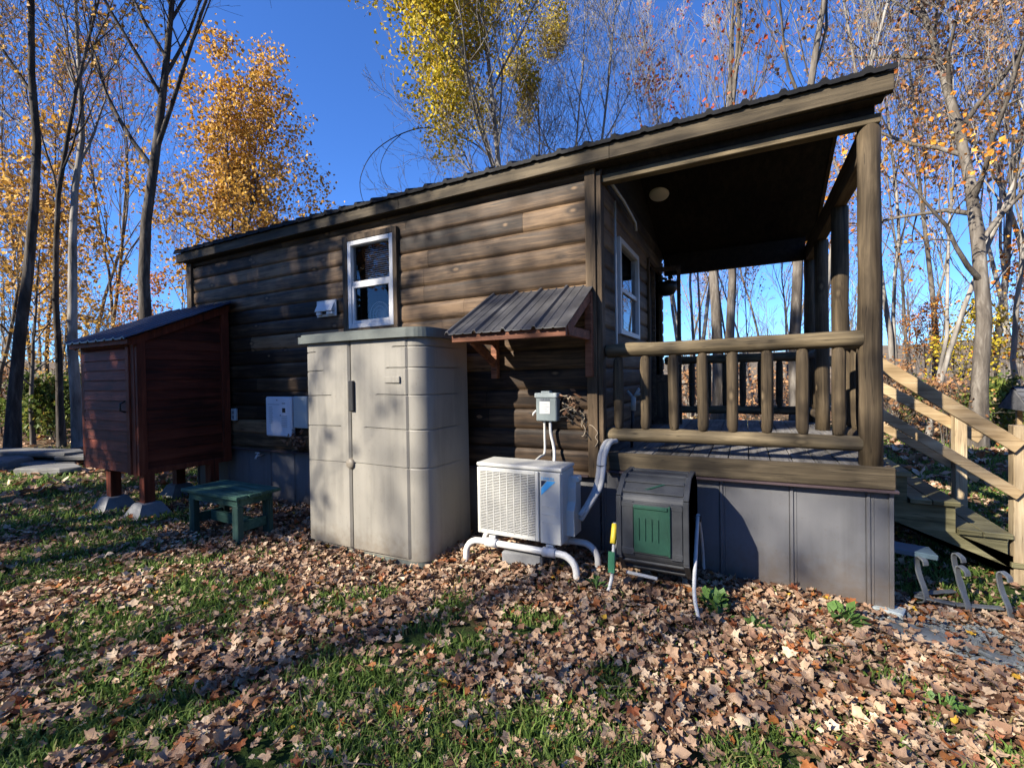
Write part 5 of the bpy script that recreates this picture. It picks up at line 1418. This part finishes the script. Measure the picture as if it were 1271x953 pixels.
# ------------------------------------------------------------------ weeds at the skirting
def weed(x, y, n, size, lab):
    z = float(ground_z(x, y)); t_ = thing('weed', lab, 'weed', (x, y, z)); mb = MB()
    for k in range(n):
        a = rng.uniform(0, 6.28); el = rng.uniform(.35, 1.3); L = size*rng.uniform(.6, 1.2); w_ = L*.22
        d = np.array((math.cos(a)*math.cos(el), math.sin(a)*math.cos(el), math.sin(el))); sd = np.array((-math.sin(a), math.cos(a), 0))
        b = np.array((x, y, z))+np.array((rng.normal()*.03, rng.normal()*.03, rng.uniform(0, size*.5)))
        pts = [b, b+d*L*.5+sd*w_, b+d*L*.55-np.array((0, 0, .01)), b+d*L*.5-sd*w_, b+d*L-np.array((0, 0, L*.25))]
        mb.add(pts, [(0, 1, 2), (0, 2, 3), (1, 4, 2), (2, 4, 3)], True, rng.uniform())
    mb.build('leaves', M['weed'], t_, recalc=False)
    mb = MB()
    for k in range(4): mb.tube([(x+rng.normal()*.02, y+rng.normal()*.02, z-.03), (x+rng.normal()*.03, y+rng.normal()*.03, z+size*.9)], .004, 5)
    mb.build('stem', M['weed'], t_)
weed(-.20, -.50, 70, .12, 'bushy green weed beside the right leg of the compost tumbler')
weed(-.17, -.58, 40, .1, 'lower green weed in front of the bushy one by the compost tumbler')
weed(.05, -.66, 22, .10, 'small bright green weed in the leaves in front of the grey skirting')
weed(.52, -.34, 34, .13, 'broad-leaved weed at the foot of the skirting near the right corner')
weed(-.95, -.66, 10, .11, 'pair of big yellow-green leaves left of the compost tumbler')
weed(.80, -1.0, 16, .09, 'pale green sprig in the leaves at the right edge of the lawn')

# ------------------------------------------------------------------ grass and fallen leaves
def sample_area(n, dmin, dmax, a0_, a1_, power=1.0):
    """points on the lawn, denser near the camera"""
    r_ = dmin*(dmax/dmin)**rng.uniform(0, 1, n)**power; a = rng.uniform(a0_, a1_, n)
    return r_*np.sin(a), -D+r_*np.cos(a), r_
def clear(x, y):
    ok = ~((x > XL) & (x < XR) & (y > .02) & (y < WD))
    ok &= ~((x > CX0) & (x < CX1) & (y > CY0-.02) & (y < CY1))
    return ok
# grass blades
n = 230000
x, y, r_ = sample_area(n, .9, 16, -1.5, 1.05, .8)
cv = leaf_cover(x, y)
k = clear(x, y) & (rng.uniform(0, 1, n) < np.clip(1.1-cv*1.0, .10, 1)) & (fbm(x*2.3, y*2.3, 77, 2) > .26)
k &= ~((x > .65) & (x < 1.8) & (y > -.5) & (y < .3))
x, y, r_ = x[k], y[k], r_[k]; n = len(x)
z = ground_z(x, y); L = rng.uniform(.022, .066, n)*(1+.3*np.clip(r_/6, 0, 2)); a = rng.uniform(0, 6.28, n); wd = rng.uniform(.0018, .0034, n)*(1+np.clip(r_/3.5, 0, 3))
ln = rng.uniform(.2, 1.0, n); dx, dy = np.cos(a), np.sin(a); b = rng.uniform(0, 6.28, n)
sx_, sy_ = -np.sin(b)*wd, np.cos(b)*wd
P0 = np.stack([x-sx_, y-sy_, z-.004], 1); P1 = np.stack([x+sx_, y+sy_, z-.004], 1)
mx_, my_ = x+dx*L*ln*.35, y+dy*L*ln*.35
P2 = np.stack([mx_+sx_*.8, my_+sy_*.8, z+L*.6], 1); P3 = np.stack([mx_-sx_*.8, my_-sy_*.8, z+L*.6], 1)
P4 = np.stack([x+dx*L*ln+sx_*.15, y+dy*L*ln+sy_*.15, z+L*(1.05-.35*ln)], 1); P5 = np.stack([x+dx*L*ln-sx_*.15, y+dy*L*ln-sy_*.15, z+L*(1.05-.35*ln)], 1)
V = np.stack([P0, P1, P2, P3, P4, P5], 1).reshape(-1, 3); q = np.arange(n)*6
F = np.concatenate([np.stack([q, q+1, q+2, q+3], 1), np.stack([q+3, q+2, q+4, q+5], 1)])
tn = np.clip(rng.normal(.45, .22, n), 0, 1); tn[rng.uniform(size=n) < .05] = 1
kind(tag(put(npmesh('lawn_grass', V, F, M['grass'], tint=np.concatenate([tn, tn])), 'lawn_grass'), 'short green grass showing between the fallen leaves', 'grass'), 'stuff')

# maple leaf templates: lobed outline as a fan around the midrib, curled
def leaf_template(g, lobes):
    ang, rad = [], []
    base = [(-90, .14), (-60, .45), (-35, .40), (-12, .66), (8, .50), (25, .60), (42, .80), (58, .62), (74, .72), (90, 1.0)]
    if not lobes: base = [(-90, .1), (-50, .4), (-10, .52), (30, .6), (60, .72), (90, 1.0)]
    pts = []
    for a, r_ in base: pts.append((math.cos(R(a))*r_*.62, math.sin(R(a))*r_*.55))
    left = [(-x_, y_) for x_, y_ in pts[1:-1]][::-1]
    P = np.array(pts+left); P *= 1+g.uniform(-.1, .1, P.shape)
    return P
tg = np.random.default_rng(3); NT_ = 16; temps = []; temps_fine = []
for k in range(NT_):
    P = leaf_template(tg, k % 5 != 4); m_ = len(P)
    cu = tg.uniform(.1, 1.8)*(1 if k % 3 else .3); cu2 = tg.uniform(-.7, 1.0); tw = tg.uniform(-.9, .9); ph = tg.uniform(0, 6.28, 3); flip = tg.uniform() < .25
    def relief(V):
        z = cu*np.abs(V[:, 0])**1.6*1.1 + cu2*V[:, 1]**2*.8 + tw*V[:, 0]*V[:, 1] + .06*np.sin(V[:, 0]*9+ph[0])*np.sin(V[:, 1]*8+ph[1])
        a_ = np.arctan2(V[:, 1], V[:, 0]); z = z + .07*np.hypot(V[:, 0], V[:, 1])*np.sin(5*a_+ph[2])
        return -z if flip else z
    V = np.vstack([[0, -.05], P]); V3 = np.column_stack([V, relief(V)]); V3[0, 2] -= .04
    temps.append((V3, np.array([(0, 1+j, 1+(j+1) % m_) for j in range(m_)])))
    V = np.vstack([[0, -.05], P*.5+np.array((0, -.02)), P]); V3 = np.column_stack([V, relief(V)]); V3[0, 2] -= .04; V3[1:m_+1, 2] -= .015
    F_ = [(0, 1+j, 1+(j+1) % m_) for j in range(m_)]
    for j in range(m_): F_ += [(1+j, 1+m_+j, 1+m_+(j+1) % m_), (1+j, 1+m_+(j+1) % m_, 1+(j+1) % m_)]
    temps_fine.append((V3, np.array(F_)))
def scatter(N, dmin, dmax, a0_, a1_, power, size, name, label, fine=False):
    x, y, r_ = sample_area(N, dmin, dmax, a0_, a1_, power)
    cv = leaf_cover(x, y)
    k = clear(x, y) & (rng.uniform(0, 1, N) < np.clip(.22+.12*sstep(-3.5, -5, x)+cv*.75, 0, 1))
    k &= ~((x > .7) & (x < 1.35) & (y > -.45) & (y < .05) & (rng.uniform(0, 1, N) < .72))
    k &= ~((x > .98) & (x < 1.5) & (y > .2) & (y < .5) & (rng.uniform(0, 1, N) < .6))
    x, y, r_, cv = x[k], y[k], r_[k], cv[k]; n = len(x)
    z = ground_z(x, y)+.012+rng.uniform(0, .035, n)*np.maximum(cv, .35)
    tp = rng.integers(0, NT_, n); sz = size*np.clip(rng.lognormal(-.03, .32, n), .35, 1.8)
    yaw_ = rng.uniform(0, 6.28, n); tilt = np.abs(rng.normal(0, .36, n)); ta = rng.uniform(0, 6.28, n)
    Vs, Fs, Ts = [], [], []; off = 0
    # colour drifts in patches: redder at the right, paler by the heat pump
    base_t = np.clip(rng.beta(1.6, 1.5, n)*.86, 0, .86)
    u = rng.uniform(size=n); red = .06+.10*fbm(x*.7, y*.7, 91, 2)+.05*(x > .2)
    base_t = np.where(u < red, rng.uniform(.9, .985, n), base_t); base_t[rng.uniform(size=n) < .004] = 1.
    for q in range(NT_):
        i = np.where(tp == q)[0]
        if len(i) == 0: continue
        V3, F = (temps_fine if fine else temps)[q]; m_ = len(V3)
        P = V3[None]*sz[i][:, None, None]
        cy, sy2 = np.cos(yaw_[i])[:, None], np.sin(yaw_[i])[:, None]
        X_ = P[..., 0]*cy-P[..., 1]*sy2; Y_ = P[..., 0]*sy2+P[..., 1]*cy; Z_ = P[..., 2]
        # tilt about a horizontal axis at angle ta
        ca, sa = np.cos(ta[i])[:, None], np.sin(ta[i])[:, None]; ct, st2 = np.cos(tilt[i])[:, None], np.sin(tilt[i])[:, None]
        al = X_*ca+Y_*sa; pe = -X_*sa+Y_*ca
        pe2 = pe*ct-Z_*st2; Z2 = pe*st2+Z_*ct
        X2 = al*ca-pe2*sa; Y2 = al*sa+pe2*ca
        lift = np.maximum(0, -Z2.min(1))*.75
        W = np.stack([X2+x[i][:, None], Y2+y[i][:, None], Z2+(z[i]+lift)[:, None]], -1).reshape(-1, 3)
        Vs.append(W); Fs.append((F[None]+(np.arange(len(i))*m_)[:, None, None]+off).reshape(-1, 3)); off += len(W)
        Ts.append(np.repeat(base_t[i], len(F)))
    o = put(npmesh(name, np.concatenate(Vs), np.concatenate(Fs), M['litter'], tint=np.concatenate(Ts), smooth=True), name)
    kind(tag(o, label, 'leaves'), 'stuff'); return o
scatter(25000, .9, 2.9, -1.5, 1.05, .85, .054, 'near_fallen_leaves', 'curled maple leaves lying on the grass close to the camera', True)
scatter(78000, 2.9, 9, -1.5, 1.05, .85, .055, 'fallen_leaves', 'thick litter of curled brown, tan and rust maple leaves over the lawn')
scatter(30000, 8.5, 34, -1.5, .85, .8, .15, 'far_fallen_leaves', 'paler leaf litter spread across the forest floor beyond the cabin')

mb = MB(); n = 170
x, y, r_ = sample_area(n, 1.0, 8, -1.4, 1.0, .8); k = clear(x, y); x, y = x[k], y[k]
for xx_, yy_ in zip(x, y):
    a = rng.uniform(0, 6.28); L = rng.uniform(.08, .35); z = float(ground_z(xx_, yy_))+.03
    P = [(xx_+math.cos(a)*L*t_+rng.normal()*.006, yy_+math.sin(a)*L*t_+rng.normal()*.006, z+rng.uniform(-.008, .02)) for t_ in (0, .33, .66, 1)]
    mb.tube(P, [.004, .0035, .003, .0015], 5)
kind(tag(mb.build('fallen_twigs', M['barkgrey']), 'thin broken twigs scattered over the leaf litter', 'twigs'), 'stuff')

# grey gravel under the corner of the deck
mb = MB(); oct_ = np.array([(1, 0, 0), (0, 1, 0), (-1, 0, 0), (0, -1, 0), (0, 0, 1), (0, 0, -1)], float)
fo = [(0, 1, 4), (1, 2, 4), (2, 3, 4), (3, 0, 4), (1, 0, 5), (2, 1, 5), (3, 2, 5), (0, 3, 5)]
for k in range(950):
    x_ = rng.normal(1.1, .27); y_ = rng.normal(-.16, .17)
    if not (.62 < x_ < 1.75 and -.6 < y_ < .4) or (x_ < XR and y_ > .0): continue
    sz = rng.uniform(.008, .026); P = oct_*sz*rng.uniform(.6, 1.3, (6, 3)); P[:, 2] *= .7
    a = rng.uniform(0, 6.28); P = np.stack([P[:, 0]*math.cos(a)-P[:, 1]*math.sin(a), P[:, 0]*math.sin(a)+P[:, 1]*math.cos(a), P[:, 2]], 1)
    mb.add(P+np.array((x_, y_, float(ground_z(x_, y_))+sz*.35+.008)), fo)
kind(tag(mb.build('gravel', M['slate']), 'blue-grey gravel spread beside the corner of the grey skirting', 'gravel'), 'stuff')
